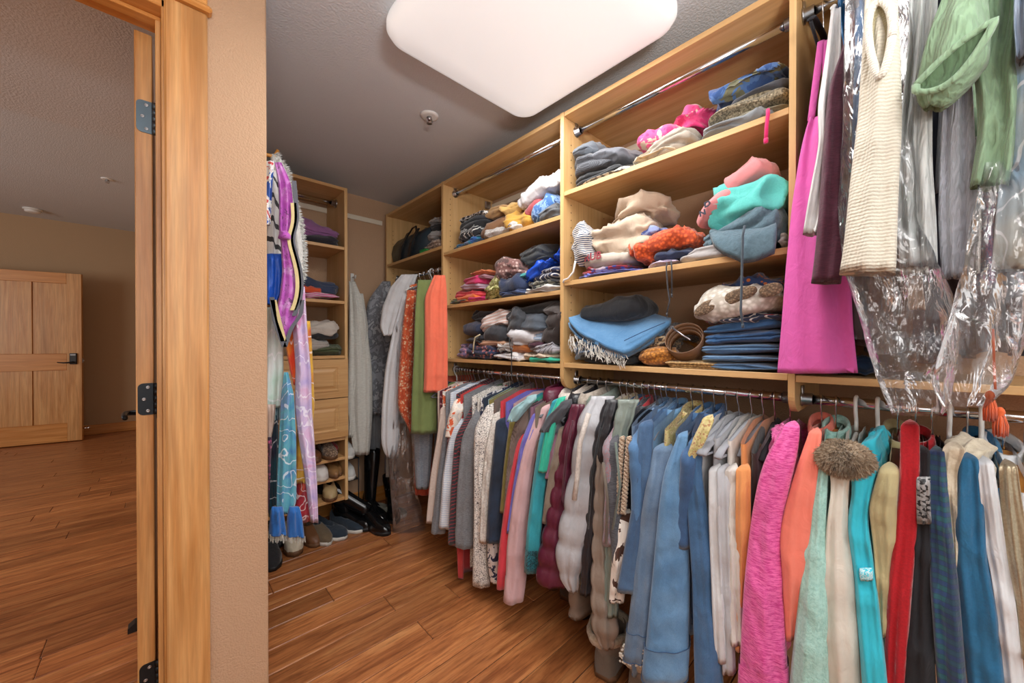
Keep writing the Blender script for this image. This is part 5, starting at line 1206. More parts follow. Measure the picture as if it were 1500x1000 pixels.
pile('folded_garment', 'blue tie-dyed top between the beige hoodie and the orange crochet', 'top', fab('blotch', '#46589a', '#8c9cc8', '#5c6cb0', s=.9), K2(420, 650, 560, 450), X=XF + .05, crump=.5, layers=1)
hd = pile('hooded_sweatshirt', 'beige hooded sweatshirt crumpled on the middle right shelf', 'sweatshirt', fab('plain', '#c4b09a'), K2(140, 560, 670, 380), X=XF + .012, d=.26, crump=.75, layers=2, e1=.6)
hd2 = pile('beanie_hood', 'hood of beige fleece heaped above the crumpled sweatshirt', 'sweatshirt', fab('plain', '#bda790'), K2(230, 650, 480, 262), X=XF + .06, d=.2, crump=1.0, e1=.9, e2=.9)
attach(hd2, hd, 'hood')
pile('striped_sweater', 'navy and white striped sleeve slumped by the left panel of the middle right shelf', 'sweatshirt', fab('stripe', '#28395c', '#dcd8d0', s=3.0), K2(58, 170, 720, 450), X=XF + .006, d=.12, crump=.5, e1=.7)
r = thing('clothes_hanger', 'white curved hanger end poking over the left of the middle right shelf', 'hanger', atX(842, 383, XF)); q = np.array([atX(u, v, XF - .004) for u, v in ((843, 382), (840, 398), (832, 408), (826, 410), (825, 414))]); MB().tube(q - np.array(r.location), .004, 8).build('shoulder_bar', M['white'], r, True)
ck = fab('crochet', '#e2622a', '#a83c14', s=1.0)
pile('crochet_blouse', 'orange crochet top spilling over the middle right shelf', 'top', ck, K2(405, 600, 740, 540), X=XF + .002, d=.2, crump=.8, layers=0, e1=.8, e2=.8)
pile('crochet_shawl', 'back half of the orange crochet piece rising behind the navy leggings', 'shawl', ck, K2(440, 862, 620, 490), X=XF + .03, d=.22, crump=.7, layers=0, e1=.7)
pile('folded_garment', 'lavender and white top peeking out below the orange crochet', 'top', fab('plain', '#b9acc4'), K2(530, 745, 730, 670), X=XF + .01, shelf=z2, crump=.3, layers=2)
lgp = pile('leggings', 'navy leggings with a dark drawstring beside the orange crochet', 'leggings', fab('plain', '#273350'), K2(560, 810, 690, 580), X=XF + .012, d=.2, crump=.5, layers=1)
cord('drawstring', 'dark thin drawstring hanging down between two shelves, left strand', 'drawstring', fab('plain', '#3a3c42'), [(977, 384), (976, 392), (978, 420), (981, 440), (977, 458)], XF - .008, .0025, parent=lgp)
cord('drawstring', 'dark thin drawstring hanging down between two shelves, short right strand', 'drawstring', fab('plain', '#3a3c42'), [(983, 382), (984, 392), (984, 430)], XF - .008, .0025, parent=lgp)
pile('folded_sweatpants', 'pale grey sweatpants at the front of the middle right shelf', 'sweatpants', fab('plain', '#a9a5a4'), K2(725, 1200, 700, 570), X=XF + .01, shelf=z2, crump=.25, layers=2)
jg = fab('fleece', '#56717e', '#4a626e', s=.5)
jgp = pile('folded_joggers', 'slate blue joggers draped over the edge of the middle right shelf', 'joggers', jg, K2(840, 1420, 600, 385), X=XF - .004, d=.29, crump=.45, layers=2, e1=.6)
Pn = np.array([[atX(u, v, x) for u, v, x in r_] for r_ in ([(1040, 340, XF + .02), (1090, 330, XF + .03), (1135, 318, XF + .03)], [(1044, 352, XF - .02), (1094, 344, XF - .022), (1138, 330, XF - .02)], [(1062, 366, XF - .03), (1100, 362, XF - .034), (1136, 350, XF - .03)], [(1088, 378, XF - .03), (1108, 374, XF - .034), (1134, 361, XF - .03)])])
cord('drawstring', 'long slate drawstring hanging from the slate joggers', 'drawstring', fab('plain', '#45545e'), [(1091, 330), (1088, 345), (1087, 390), (1086, 430), (1085, 455), (1088, 474)], XF - .045, .0032, parent=jgp)
pile('folded_sweatshirt', 'white sweatshirt tucked at the right end of the middle right shelf', 'sweatshirt', fab('plain', '#c9c7c4'), K2(1390, 1440, 610, 490), X=XF + .03, crump=.3, layers=2)
pile('fleece_hoodie', 'aqua fleece hoodie under the rolled pink one', 'hooded top', fab('plain', '#5cc4bc', '#4fb4ae'), K2(870, 1438, 440, 160), X=XF + .01, d=.27, crump=.8, layers=1, e1=.6, tilt=-.12)
pr = pile('rolled_sweatshirt', 'salmon pink sweatshirt rolled on top of the aqua hoodie', 'sweatshirt', fab('plain', '#d98a8c'), K2(1010, 1375, 230, 20), X=XF + .02, d=.2, crump=.35, layers=0, e1=.9, e2=.7, tilt=-.35)
sl_ = pile('sleeve', 'x', 'sweatshirt', fab('plain', '#d98a8c'), K2(840, 1160, 370, 250), X=XF + .015, d=.13, crump=.25, layers=0, e1=.9, e2=.8, tilt=-.62)
attach(sl_, pr, 'sleeve')
for ch_, u_, v_ in (('D', 1036, 299), ('N', 1029, 312)): text3d(pr, ch_, .026, atX(u_, v_, XF + .006), (-1, .1, .25), fab('plain', '#2a2b3a'), roll=.25)
# right unit, bottom shelf
pile('folded_jeans', 'black jeans at the very bottom left of the lowest right shelf', 'jeans', fab('denim', '#2a2d33', '#1a1c20'), K3(95, 470, 655, 570), X=XF + .02, shelf=z3, crump=.35, layers=2)
fj = fab('denim', '#8fa4bc', '#5e7898')
fr_ = pile('frayed_jeans', 'light jeans with frayed white hems under the blue folded pair', 'jeans', fj, K3(38, 445, 640, 480), X=XF + .006, d=.27, crump=.5, layers=3)
rs = np.random.RandomState(8); m = MB(); L0 = np.array(fr_.location)
for i in range(150):
    u = rs.uniform(835, 920); v = np.interp(u, [829, 923], [492, 520]) + rs.uniform(-6, 14); a_ = atX(u, v, XF - .012); b_ = atX(u + rs.uniform(-4, 4), v + rs.uniform(4, 14), XF - .018)
    m.tube(np.array([a_, (a_ + b_) / 2 + np.array([-.004, 0, 0]), b_]) - L0, .0013, 3)
m.build('frayed_thread', fab('plain', '#d6d4cc'), fr_, False, 'stuff')
bj = fab('denim', '#5d8eb8', '#4578a4')
P = np.array([[atX(u, v, x) for (u, v, x) in r_] for r_ in (
    [(833, 466, XF + .0), (868, 455, XF + .16), (930, 452, XF + .22), (983, 464, XF + .16)], [(834, 470, XF - .01), (862, 474, XF + .07), (920, 474, XF + .10), (982, 470, XF + .09)], [(846, 484, XF - .02), (870, 494, XF - .0), (912, 500, XF + .0), (962, 486, XF + .04)], [(872, 500, XF - .02), (890, 508, XF - .03), (914, 514, XF - .03), (932, 506, XF - .0)])])
def sheet(name, label, cat, mat, P, th, seed, sub=7, group=None):
    """folded cloth slab from a control net, smoothed, with thickness"""
    n0, m0 = P.shape[:2]; a = np.linspace(0, n0 - 1, (n0 - 1) * sub + 1); b = np.linspace(0, m0 - 1, (m0 - 1) * sub + 1)
    Q = np.array([[[np.interp(bb, range(m0), [np.interp(aa, range(n0), P[:, j, c]) for j in range(m0)]) for c in range(3)] for bb in b] for aa in a])
    for _ in range(4): Q[1:-1] = .25 * Q[:-2] + .5 * Q[1:-1] + .25 * Q[2:]; Q[:, 1:-1] = .25 * Q[:, :-2] + .5 * Q[:, 1:-1] + .25 * Q[:, 2:]
    Q[..., 2] += .004 * wob(Q, 24, seed)
    T = Q + np.array([0, 0, 0]); L = Q - np.array([-.004, 0, th]); rows, cols = Q.shape[:2]
    per = [(0, j) for j in range(cols)] + [(i, cols - 1) for i in range(1, rows)] + [(rows - 1, j) for j in range(cols - 2, -1, -1)] + [(i, 0) for i in range(rows - 2, 0, -1)]
    V = np.concatenate([T.reshape(-1, 3), L.reshape(-1, 3)]); N = rows * cols; F = []
    for i in range(rows - 1):
        for j in range(cols - 1): F.append((i * cols + j, i * cols + j + 1, (i + 1) * cols + j + 1, (i + 1) * cols + j)); F.append(tuple(N + x for x in (i * cols + j, (i + 1) * cols + j, (i + 1) * cols + j + 1, i * cols + j + 1)))
    for k in range(len(per)):
        (a0, b0), (a1, b1) = per[k], per[(k + 1) % len(per)]; F.append((a0 * cols + b0, N + a0 * cols + b0, N + a1 * cols + b1, a1 * cols + b1))
    c = V[:, :].mean(0); c[2] = V[:, 2].min(); o = MB().add(V - c, F).build(name, mat, None, True); fix_normals(o); o.location = tuple(c); return tag(o, label, cat, group)
fl2 = sheet('hem_flap', 'x', 'joggers', jg, Pn, .018, 12); attach(fl2, jgp, 'leg_hem')
o = sheet('folded_jeans', 'blue jeans folded flat and hanging over the lowest right shelf', 'jeans', bj, P, .016, 4)
P2_ = P - np.array([-.012, -.012, .019]); o2_ = sheet('lower_leg', 'x', 'jeans', fab('denim', '#6d9cc6', '#4f80ae'), P2_, .014, 6); attach(o2_, o)
st = MB(); L0 = np.array(o.location)
q = [atX(u, v, x) + np.array([-.003, 0, .003]) - L0 for u, v, x in ((915, 500, XF - .012), (940, 488, XF + .02), (975, 473, XF + .075))]; st.tube(np.array(q), .0016, 5)
st.build('seam', fab('plain', '#2c5480'), o, True)
pile('folded_garment', 'black top crumpled on the blue flat-folded jeans', 'top', fab('plain', '#202226'), K3(95, 500, 385, 240), X=XF + .05, d=.2, crump=.28, layers=1, e1=.6)
hb = hanger('wood', XF + .28, .70, z3 + .16, PI / 2 - .1, 'wooden hanger lying at the back of the lowest right shelf', None, .16, .03)
pile('sequin_blouse', 'black sequined top behind the woven pouch', 'top', fab('sequin', '#2c2c30', '#8a8a90', s=.7), K3(600, 790, 520, 410), X=XF + .09, d=.14, crump=.6)
pile('leopard_pouch', 'small leopard print pouch behind the woven orange bag', 'pouch', fab('blotch', '#2c221c', '#a08868', '#3a2e26', s=1.6), K3(500, 690, 580, 475), X=XF + .05, d=.12, crump=.3, e1=.6)
wp = pile('woven_bag', 'orange woven straw pouch bag on the lowest right shelf', 'bag', fab('crochet', '#c98632', '#8a5418', s=1.3), K3(470, 700, 676, 535), X=XF + .004, d=.13, crump=.12, e1=.8, e2=.7, shelf=z3, tilt=-.12)
# belt coil
bc = atX(1002, 512, XF + .04); bt_ = thing('belt', 'brown leather belt coiled beside the stacked jeans', 'belt', (bc[0] + .01, bc[1], z3 + .085)); bt_.rotation_euler = (0, -.75, 0); m = MB(); m2 = MB()
for k in range(3):
    a = np.linspace(0, 2 * PI, 41); rr = .062 - .004 * k; zz = -.012 * k
    R = [np.c_[rr * np.cos(a) * .9, rr * np.sin(a), zz + h_ + .022 * np.cos(a) * .8 + 0 * a] for h_ in (0, .022)]; R2 = [np.c_[(rr - .003) * np.cos(a) * .9, (rr - .003) * np.sin(a), zz + h_ + .022 * np.cos(a) * .8] for h_ in (.022, 0)]
    m.rings(np.array(R + R2 + R[:1]), False)
fix_normals(m.build('strap', simple('belt_leather', '#6a4a30', .45), bt_, True)); m2.tube([(-.02, -.03, .03), (.0, .0, .034), (.02, .035, .05)], .003, 6); m2.build('buckle', M['steel'], bt_, True)
sm_ = pile('straw_mat', 'flat braided straw clutch under the belt', 'clutch', fab('crochet', '#c09a60', '#8c6a38', s=1.5), K3(645, 990, 695, 645), X=XF + .004, d=.2, shelf=z3, crump=.06, e1=.2, e2=.25)
for k, (yb, yt, x0, c, c2, lab) in enumerate(((698, 652, 900, '#4e7398', '#38587a', 'bottom pair of the folded jeans stack on the lowest right shelf'), (652, 594, 862, '#6a90b4', '#4c7094', 'faded jeans second from the bottom of the folded stack'), (594, 528, 858, '#5f87ae', '#476c92', 'jeans in the middle of the folded stack, wider than the rest'), (528, 446, 872, '#2f6296', '#244c78', 'deep blue jeans second from the top of the folded stack'), (446, 388, 882, '#3b6c9c', '#2c5480', 'dark blue jeans topping the folded stack'))):
    pile('folded_jeans', lab, 'jeans', fab('denim', c, c2, s=.8 + .1 * k), K3(x0, 1400, yb, yt), X=XF + .006 + .004 * k, d=.28, layers=2, crump=.14, shelf=z3 if k == 0 else None, e1=.25, e2=.28, tilt=-.02 * k)
nt = pile('folded_garment', 'navy top with white piping under the white crochet lace', 'top', fab('vstripe', '#26304a', '#d0ccc4', s=1.6), K3(920, 1385, 400, 315), X=XF + .006, d=.25, crump=.5, layers=2)
pile('folded_garment', 'red top edge peeking out below the white crochet lace', 'top', fab('plain', '#a8243a'), K3(880, 1390, 395, 330), X=XF + .03, d=.2, crump=.4, layers=1)
wl = fab('crochet', '#dcd7ce', '#b4ac9f', s=.8)
wlp = pile('lace_blouse', 'white crochet lace top with brown embroidered medallions', 'top', wl, K3(820, 1390, 360, 180), X=XF + .0, d=.26, crump=.45, layers=1, e1=.6, tilt=-.2)
for (u_, v_, a_, b_, ro) in ((1034, 450, .050, .024, .5), (1084, 432, .056, .022, .35), (1130, 424, .036, .026, .2)):
    P_ = lump_mesh(a_ * 1.6, .012, b_ * 1.6, int(u_), crump=.08, e1=.9, e2=.9, nlat=14, nlon=30); P_[..., 2] -= b_ * .8
    o_ = MB().rings(P_, True).build('medallion', fab('crochet', '#8a7258', '#5e4c3a', s=2), None, True); o_.location = tuple(atX(u_, v_, XF - .012)); o_.rotation_euler = (-ro, 0, 0); attach(o_, wlp)
pile('beaded_blouse', 'navy and orange beaded top at the very top of the jeans stack', 'top', fab('floral', '#28406e', '#b4642c', '#1c2c50', s=1.2), K3(975, 1395, 200, 105), X=XF + .05, d=.2, crump=.6, layers=1)
# nearest unit: bits seen on its low shelf
pile('folded_jeans', 'dark blue folded garment in shade behind the pink dress hem', 'jeans', fab('denim', '#2a4a70', '#1c3454'), (1236, 1300, 556, 520), X=XF + .06, d=.2, shelf=1.1065, crump=.2, layers=2)
pile('folded_garment', 'black folded garment on the near shelf behind the plastic bag', 'top', fab('plain', '#1b1c20'), (1180, 1240, 550, 505), X=XF + .08, d=.2, shelf=1.1065, crump=.3, layers=2)

# middle unit -----------------------------------------------------------------
za, zb_, zc = 1.735, 1.418, 1.1045
A = lambda *a: B(640, 240, .18, *a)
Bq = lambda *a: B(640, 380, .18, *a)
pile('folded_garment', 'grey folded top at the bottom left of the middle unit top shelf', 'top', fab('plain', '#5a5c60'), A(105, 320, 705, 650), shelf=za, crump=.3, layers=1)
pile('folded_garment', 'blue and teal top in the left stack of the middle unit top shelf', 'top', fab('blotch', '#2f5a9c', '#2a7a96', '#7a94c4', s=.8), A(108, 355, 675, 585), X=XF + .006, crump=.5, layers=2)
pile('folded_garment', 'black top with white piping in the left stack of the middle unit', 'top', fab('vstripe', '#24262c', '#d8d8d4', s=1.4), A(130, 330, 610, 515), X=XF + .008, crump=.45, layers=1)
pile('folded_garment', 'plain black top under the piped black and white cardigan', 'top', fab('plain', '#2b2f36'), A(133, 395, 525, 425), X=XF + .012, crump=.35, layers=2)
pile('folded_cardigan', 'black and white zigzag cardigan highest in the left stack of the middle unit', 'cardigan', fab('blotch', '#1e1f24', '#dcdad6', '#202228', s=1.5), A(140, 390, 445, 388), X=XF + .015, crump=.4, layers=1)
pile('rolled_sweater', 'brown suede-like sweater rolled on the middle unit top shelf', 'sweater', fab('plain', '#8a6240'), A(300, 580, 575, 415), X=XF + .012, d=.24, crump=.25, layers=0, e1=.8, e2=.7, tilt=-.2)
pile('rolled_sweater', 'tan sweater rolled above the brown one', 'sweater', fab('plain', '#b08a5a'), A(350, 550, 425, 320), X=XF + .03, d=.2, crump=.3, e1=.8, e2=.7)
pile('rolled_shirt', 'white ribbed top rolled at the front of the middle unit top shelf', 'top', fab('cord', '#cfcac6', '#b0aaa6'), A(350, 655, 610, 505), X=XF + .002, d=.14, shelf=za, crump=.4, e1=.7)
pile('folded_sweater', 'mustard sweater crumpled at the top of the middle unit', 'sweater', fab('plain', '#d0a862'), A(480, 695, 415, 265), X=XF + .02, d=.2, crump=.6, e1=.7, layers=1)
pile('folded_sweater', 'golden yellow sweater bulging over the front of the middle unit top shelf', 'sweater', fab('plain', '#c9993e'), A(535, 735, 535, 370), X=XF - .004, d=.2, crump=.6, e1=.8, layers=1)
pile('folded_trousers', 'dark grey trousers at the right end of the middle unit top shelf', 'trousers', fab('plain', '#55585c'), A(790, 998, 480, 320), X=XF + .01, crump=.4, layers=3, tilt=-.2)
pile('patterned_blouse', 'blue patterned top leaning between the red and the grey garment', 'top', fab('blotch', '#3a66a0', '#7c9cc8', '#26426e', s=1.2), A(750, 965, 420, 250), X=XF + .01, d=.2, crump=.4, layers=1, tilt=-.4)
pile('folded_garment', 'dusty red top leaning under the white sweater', 'top', fab('plain', '#a84a50'), A(695, 865, 410, 250), X=XF + .015, d=.2, crump=.3, layers=0, e1=.8, tilt=-.5)
pile('folded_sweater', 'white sweater slumped at the top right of the middle unit', 'sweater', fab('plain', '#d2d0d2'), A(640, 998, 270, 90), X=XF + .01, d=.26, crump=.6, layers=1, e1=.7, tilt=-.35)
# second shelf: bright stack
stack = [(360, 300, 240, 365, '#c4286a', 'magenta'), (345, 285, 150, 335, '#dc6a2a', 'orange-red'), (320, 240, 112, 330, '#d9444c', 'coral red'), (245, 190, 178, 345, '#b49cae', 'lilac'), (205, 145, 192, 345, '#c83268', 'hot pink'), (160, 118, 232, 385, '#a87a86', 'dusky mauve'), (122, 80, 245, 392, '#d97a4a', 'peach orange')]
for k, (yb, yt, x0, x1, c, nm) in enumerate(stack):
    pile('folded_tee', '%s folded tee in the bright stack of the middle unit' % nm, 'T-shirt', fab('plain', c), Bq(x0, x1, yb, yt), X=XF + .01, d=.24, shelf=zb_ if k == 0 else None, crump=.22, layers=2, e1=.35, e2=.35)
pile('patterned_blouse', 'small multicoloured beaded top at the foot of the bright stack', 'top', fab('floral', '#7a8a5a', '#c86a48', '#4a4a52', s=1.4), Bq(100, 250, 360, 310), X=XF + .003, d=.2, shelf=zb_, crump=.3)
pile('sequin_blouse', 'shiny olive and gold sequined top beside the bright stack', 'top', fab('sequin', '#7c7a3c', '#c9c48e', s=.35), Bq(330, 515, 330, 88), X=XF + .002, d=.2, shelf=zb_, crump=.9, e1=.8, e2=.8)
nj = fab('denim', '#2c3c60', '#1e2a46')
pile('folded_jeans', 'indigo folded jeans at the bottom middle of the bright shelf', 'jeans', fab('denim', '#4a5c86', '#3a4a70'), Bq(480, 720, 320, 235), X=XF + .004, shelf=zb_, crump=.4, layers=3)
pile('folded_jeans', 'dark navy trousers slumped beside the gold sequined top', 'jeans', nj, Bq(455, 710, 290, 130), X=XF + .012, d=.22, crump=.6, layers=1, e1=.7)
pile('patterned_blouse', 'dusty rose patterned top heaped on the navy trousers', 'top', fab('floral', '#8a6460', '#c9b0a8', '#5c4644', s=1), Bq(480, 665, 150, -10), X=XF + .03, d=.2, crump=.8, e1=.8, e2=.8)
pile('folded_garment', 'pale grey top lying lowest at the right of the bright shelf', 'top', fab('plain', '#c4c2c0'), Bq(700, 1000, 285, 205), X=XF + .002, shelf=zb_, crump=.35, layers=2)
pile('folded_garment', 'dark patterned top with a cream edge right of the indigo jeans', 'top', fab('blotch', '#34363a', '#8a8a7c', '#4a4c50', s=1), Bq(715, 1000, 230, 145), X=XF + .01, crump=.4, layers=3)
pile('folded_garment', 'navy and white top under the royal blue heap', 'top', fab('vstripe', '#2a3252', '#d4d2ce', s=1.2), Bq(760, 1000, 165, 75), X=XF + .015, crump=.5, layers=2)
rbm = fab('silk', '#1e50c0', '#1a48b0')
pile('satin_blouse', 'royal blue satin top heaped on the right of the bright shelf', 'top', rbm, Bq(690, 905, 130, -40), X=XF + .0, d=.2, crump=.8, e1=.8, e2=.7, tilt=-.3)
pile('satin_shirt', 'second royal blue satin garment, highest at the right of the bright shelf', 'shirt', rbm, Bq(850, 1000, 40, -150), X=XF + .02, d=.2, crump=1.0, e1=.8, e2=.8)
pile('folded_garment', 'turquoise trim of a top showing under the royal blue satin', 'top', fab('plain', '#5ab8b8'), Bq(655, 800, 170, 60), X=XF + .025, d=.16, crump=.4, e1=.7)
pile('folded_garment', 'dark grey-green top behind the royal blue satin', 'top', fab('plain', '#4a4f52'), Bq(660, 870, 20, -115), X=XF + .05, d=.16, crump=.5, e1=.7)
# third shelf: dark and white heaps
pile('folded_blouse', 'purple floral blouse at the bottom left of the lowest middle shelf', 'blouse', fab('floral', '#6a5a7c', '#c08890', '#4a4468', s=1), Bq(130, 250, 800, 690), X=XF + .004, d=.2, shelf=zc, crump=.4, layers=2)
pile('folded_blouse', 'navy blouse with a pink flower border on the lowest middle shelf', 'blouse', fab('floral', '#2a3352', '#b47070', '#262e4a', s=.8), Bq(195, 455, 810, 685), X=XF + .004, d=.24, shelf=zc, crump=.4, layers=3)
pile('folded_garment', 'black folded knit above the navy flowered blouse', 'top', fab('plain', '#1c1e26'), Bq(195, 420, 695, 605), X=XF + .01, crump=.3, layers=2)
pile('folded_jeans', 'dark navy folded denim in the black stack', 'jeans', fab('plain', '#283048'), Bq(180, 360, 620, 505), X=XF + .01, crump=.3, layers=1)
pile('folded_sweater', 'black sweater topping the black stack by the left panel', 'sweater', fab('plain', '#1b1d24'), Bq(230, 560, 515, 400), X=XF + .03, crump=.35, layers=2)
pile('folded_garment', 'dark grey top under the white and pink folded one', 'top', fab('plain', '#34363c'), Bq(360, 545, 665, 555), X=XF + .012, d=.2, crump=.4, layers=1)
pile('folded_tee', 'white and blush folded tee beside the charcoal trousers', 'T-shirt', fab('stripe', '#d8d2d0', '#c9a89c', s=1.4), Bq(345, 565, 575, 420), X=XF + .012, d=.22, crump=.4, layers=3, tilt=-.2)
pile('folded_garment', 'peach rolled top on the navy flowered blouse', 'top', fab('plain', '#d0a284'), Bq(318, 520, 705, 640), X=XF + .006, d=.12, crump=.3, e1=.8)
pile('folded_blouse', 'white blouse with fine pattern at the front of the lowest middle shelf', 'blouse', fab('blotch', '#d4d0ce', '#b8b4b8', '#dcd9d6', s=1.4), Bq(450, 710, 830, 745), X=XF + .0, d=.22, shelf=zc, crump=.5, layers=2)
pile('folded_garment', 'crumpled off-white top above the fine patterned blouse', 'top', fab('plain', '#c9c5c2'), Bq(430, 640, 760, 665), X=XF + .006, d=.2, crump=.7, e1=.7)
pile('folded_garment', 'burnt orange top wedged between white ones', 'top', fab('plain', '#a8622c'), Bq(570, 765, 760, 690), X=XF + .012, d=.16, crump=.3, layers=1)
pile('folded_sweater', 'white sweater in the middle of the lowest middle shelf', 'sweater', fab('plain', '#cdccd0'), Bq(590, 850, 715, 560), X=XF + .012, d=.22, crump=.5, layers=2)
pile('folded_garment', 'sky blue edged top folded on the white sweater', 'top', fab('stripe', '#7aaad6', '#d4dce6', s=3), Bq(710, 845, 665, 590), X=XF + .008, d=.14, crump=.4, layers=2)
pile('folded_trousers', 'slate trousers folded behind the charcoal hanging pair', 'trousers', fab('plain', '#464f5a'), Bq(620, 900, 585, 450), X=XF + .025, d=.22, crump=.6, layers=2)
pile('folded_trousers', 'black trousers along the top of the lowest middle shelf', 'trousers', fab('plain', '#17181b'), Bq(600, 1000, 470, 345), X=XF + .03, d=.24, crump=.4, layers=1, e1=.6)
chp = pile('folded_trousers', 'charcoal trousers flopping forward with a white trim', 'trousers', fab('plain', '#3a3d43'), Bq(515, 695, 660, 370), X=XF - .006, d=.12, crump=.5, e1=.7, e2=.7, tilt=-.15)
pile('folded_trousers', 'dark brown trousers slumped at the right of the lowest middle shelf', 'trousers', fab('plain', '#38302e'), Bq(840, 1000, 690, 390), X=XF + .0, d=.18, crump=.6, e1=.7, e2=.7)
pile('folded_garment', 'maroon top edge below the white sweater', 'top', fab('plain', '#4a2436'), Bq(735, 850, 720, 670), X=XF + .01, d=.14, crump=.3, layers=1)
pile('folded_garment', 'light grey top with black lines right of the burnt orange one', 'top', fab('vstripe', '#a09ea4', '#55555c', s=1.8), Bq(745, 1000, 765, 680), X=XF + .006, d=.2, crump=.5, layers=2)
pile('folded_garment', 'cream top above the emerald one', 'top', fab('plain', '#cbb9a4'), Bq(690, 1000, 825, 745), X=XF + .004, d=.22, crump=.35, layers=2)
pile('folded_garment', 'emerald green folded top at the front right of the lowest middle shelf', 'top', fab('plain', '#1aa184'), Bq(715, 1000, 855, 790), X=XF - .002, d=.22, shelf=zc, crump=.2, layers=1)
cord('drawstring', 'thin black cord hanging from the charcoal trousers past the shelf', 'drawstring', fab('plain', '#202226'), [(750, 494), (750, 510), (749, 540), (749, 548)], XF - .012, .002, parent=chp)
cord('drawstring', 'thin black cord beside the other one on the lowest middle shelf', 'drawstring', fab('plain', '#202226'), [(746, 494), (747, 506), (749, 518)], XF - .012, .002, parent=chp)
cord('ribbon', 'cream ribbon looping down from the black stack', 'ribbon', fab('plain', '#cbbf9a'), [(703, 490), (696, 494), (694, 504), (693, 516)], XF - .006, .004)

# corner unit, top shelf --------------------------------------------------------
zt = 1.782
p = atX(598, 372, XF + .03)
tb_ = thing('tote_bag', 'dark teal leather tote bag lying on the corner shelf', 'bag', (XF + .14, (atX(572, 370, XF + .03)[1] + atX(626, 370, XF + .03)[1]) / 2, zt)); W_ = abs(atX(574, 370, XF + .03)[1] - atX(626, 370, XF + .03)[1])
lt_ = simple('teal_leather', '#25343e', .42)
R = []
for z, w, d in ((0.001, .82, .17), (.02, .9, .22), (.08, .98, .22), (.14, 1.0, .19), (.185, 1.0, .12), (.2, .98, .08)):
    R.append([( sx * d / 2, sy * W_ * w / 2, z) for sx, sy in ((-1, -1), (-1, -.5), (-1, 0), (-1, .5), (-1, 1), (1, 1), (1, .5), (1, 0), (1, -.5), (1, -1))])
R = np.array(R); R += .006 * wob(R, 14, 3)[..., None]; MB().rings(R, True, True, True).build('body', lt_, tb_, True)
fix_normals(tb_.children[0])
m = MB(); 
for y in (-.04, .1):
    m.rings(np.array([[(-.125, y - .016, .004), (-.125, y + .016, .004), (-.115, y + .016, .004), (-.115, y - .016, .004)], [(-.125, y - .016 - .03, .1), (-.125, y + .016 - .03, .1), (-.113, y + .016 - .03, .1), (-.113, y - .016 - .03, .1)], [(-.078, y - .016 - .04, .205), (-.078, y + .016 - .04, .205), (-.066, y + .016 - .04, .205), (-.066, y - .016 - .04, .205)]]), True, True, True)
fix_normals(m.build('strap', M['black'], tb_)); MB().tube([(-.07, -.05, .2), (-.06, -.03, .235), (-.05, .04, .24), (-.06, .08, .2)], .006, 8).build('handle', M['black'], tb_, True)
C = lambda *a: B(540, 290, .13, *a)
pile('cap', 'dark cap beside the tote on the corner shelf', 'cap', fab('plain', '#26282c'), C(640, 800, 370, 265), X=XF + .04, d=.2, crump=.2, e1=.9, e2=.9)
pile('hat', 'pale grey hat under the dark cap', 'hat', fab('plain', '#9c9a9a'), C(630, 800, 460, 355), X=XF + .03, d=.2, crump=.2, e1=.8, e2=.8)
pile('folded_garment', 'grey rolled cloth on top of the caps', 'cloth', fab('plain', '#a9a7a6'), C(645, 800, 280, 205), X=XF + .06, d=.12, crump=.3, e1=.9)
pile('patterned_bag', 'small bag with mixed trinkets beside the tote on the corner shelf', 'bag', fab('floral', '#8a7464', '#c8b4a4', '#5a4a48', s=.8), C(560, 790, 585, 455), X=XF + .012, d=.16, shelf=zt, crump=.6, e1=.7)
pile('green_pouch', 'bright green pouch peeking out at the front of the corner shelf', 'pouch', fab('silk', '#2fb05c'), C(545, 645, 605, 550), X=XF + .004, d=.07, shelf=zt, crump=.2, e1=.8)
# shelf tower -------------------------------------------------------------------
def tpile(name, label, cat, mat, box, zs=None, d=.25, Yf=TY + .015, **kw):
    _gid[0] += 1; u0, u1, vb, vt = box; xa, xb = atY(u0, vb, Yf)[0], atY(u1, vb, Yf)[0]; um = (u0 + u1) / 2; zl, zh = atY(um, vb, Yf)[2], atY(um, vt, Yf)[2]
    if zs and zl < zs + .012: zl = zs + .0005
    return lump(name, label, cat, mat, ((xa + xb) / 2, Yf + d / 2, zl), d, xb - xa, zh - zl, _gid[0] * 7, **kw)
D4 = lambda *a: B(380, 200, .28, *a)
D5 = lambda *a: B(380, 460, .28, *a)
tpile('folded_garment', 'black folded garment under the purple one in the tower', 'top', fab('plain', '#24222c'), D4(195, 440, 560, 505), 1.792, crump=.3, layers=2)
tpile('folded_garment', 'purple plum garment crumpled in the top of the tower', 'top', fab('plain', '#8c5a8c'), D4(195, 442, 540, 450), None, crump=.6, layers=2)
tpile('folded_tee', 'pink and white tee at the bottom of the second tower shelf', 'T-shirt', fab('stripe', '#c85a90', '#dcc4d0', s=2), D4(215, 432, 850, 800), 1.456, crump=.4, layers=2)
tpile('folded_tee', 'orange tee in the second shelf of the tower', 'T-shirt', fab('plain', '#d9562e'), D4(215, 340, 815, 775), None, crump=.3, layers=1)
tpile('folded_tee', 'navy tee on top of the second tower shelf', 'T-shirt', fab('plain', '#33405c'), D4(210, 435, 815, 735), None, Yf=TY + .03, crump=.5, layers=2)
tpile('folded_garment', 'olive green folded top lowest in the tower stack above the drawers', 'top', fab('plain', '#4c5638'), D5(250, 440, 215, 160), 1.118, crump=.35, layers=2)
tpile('folded_garment', 'grey folded top in the tower stack above the drawers', 'top', fab('plain', '#a9a39c'), D5(250, 395, 190, 105), None, crump=.5, layers=2)
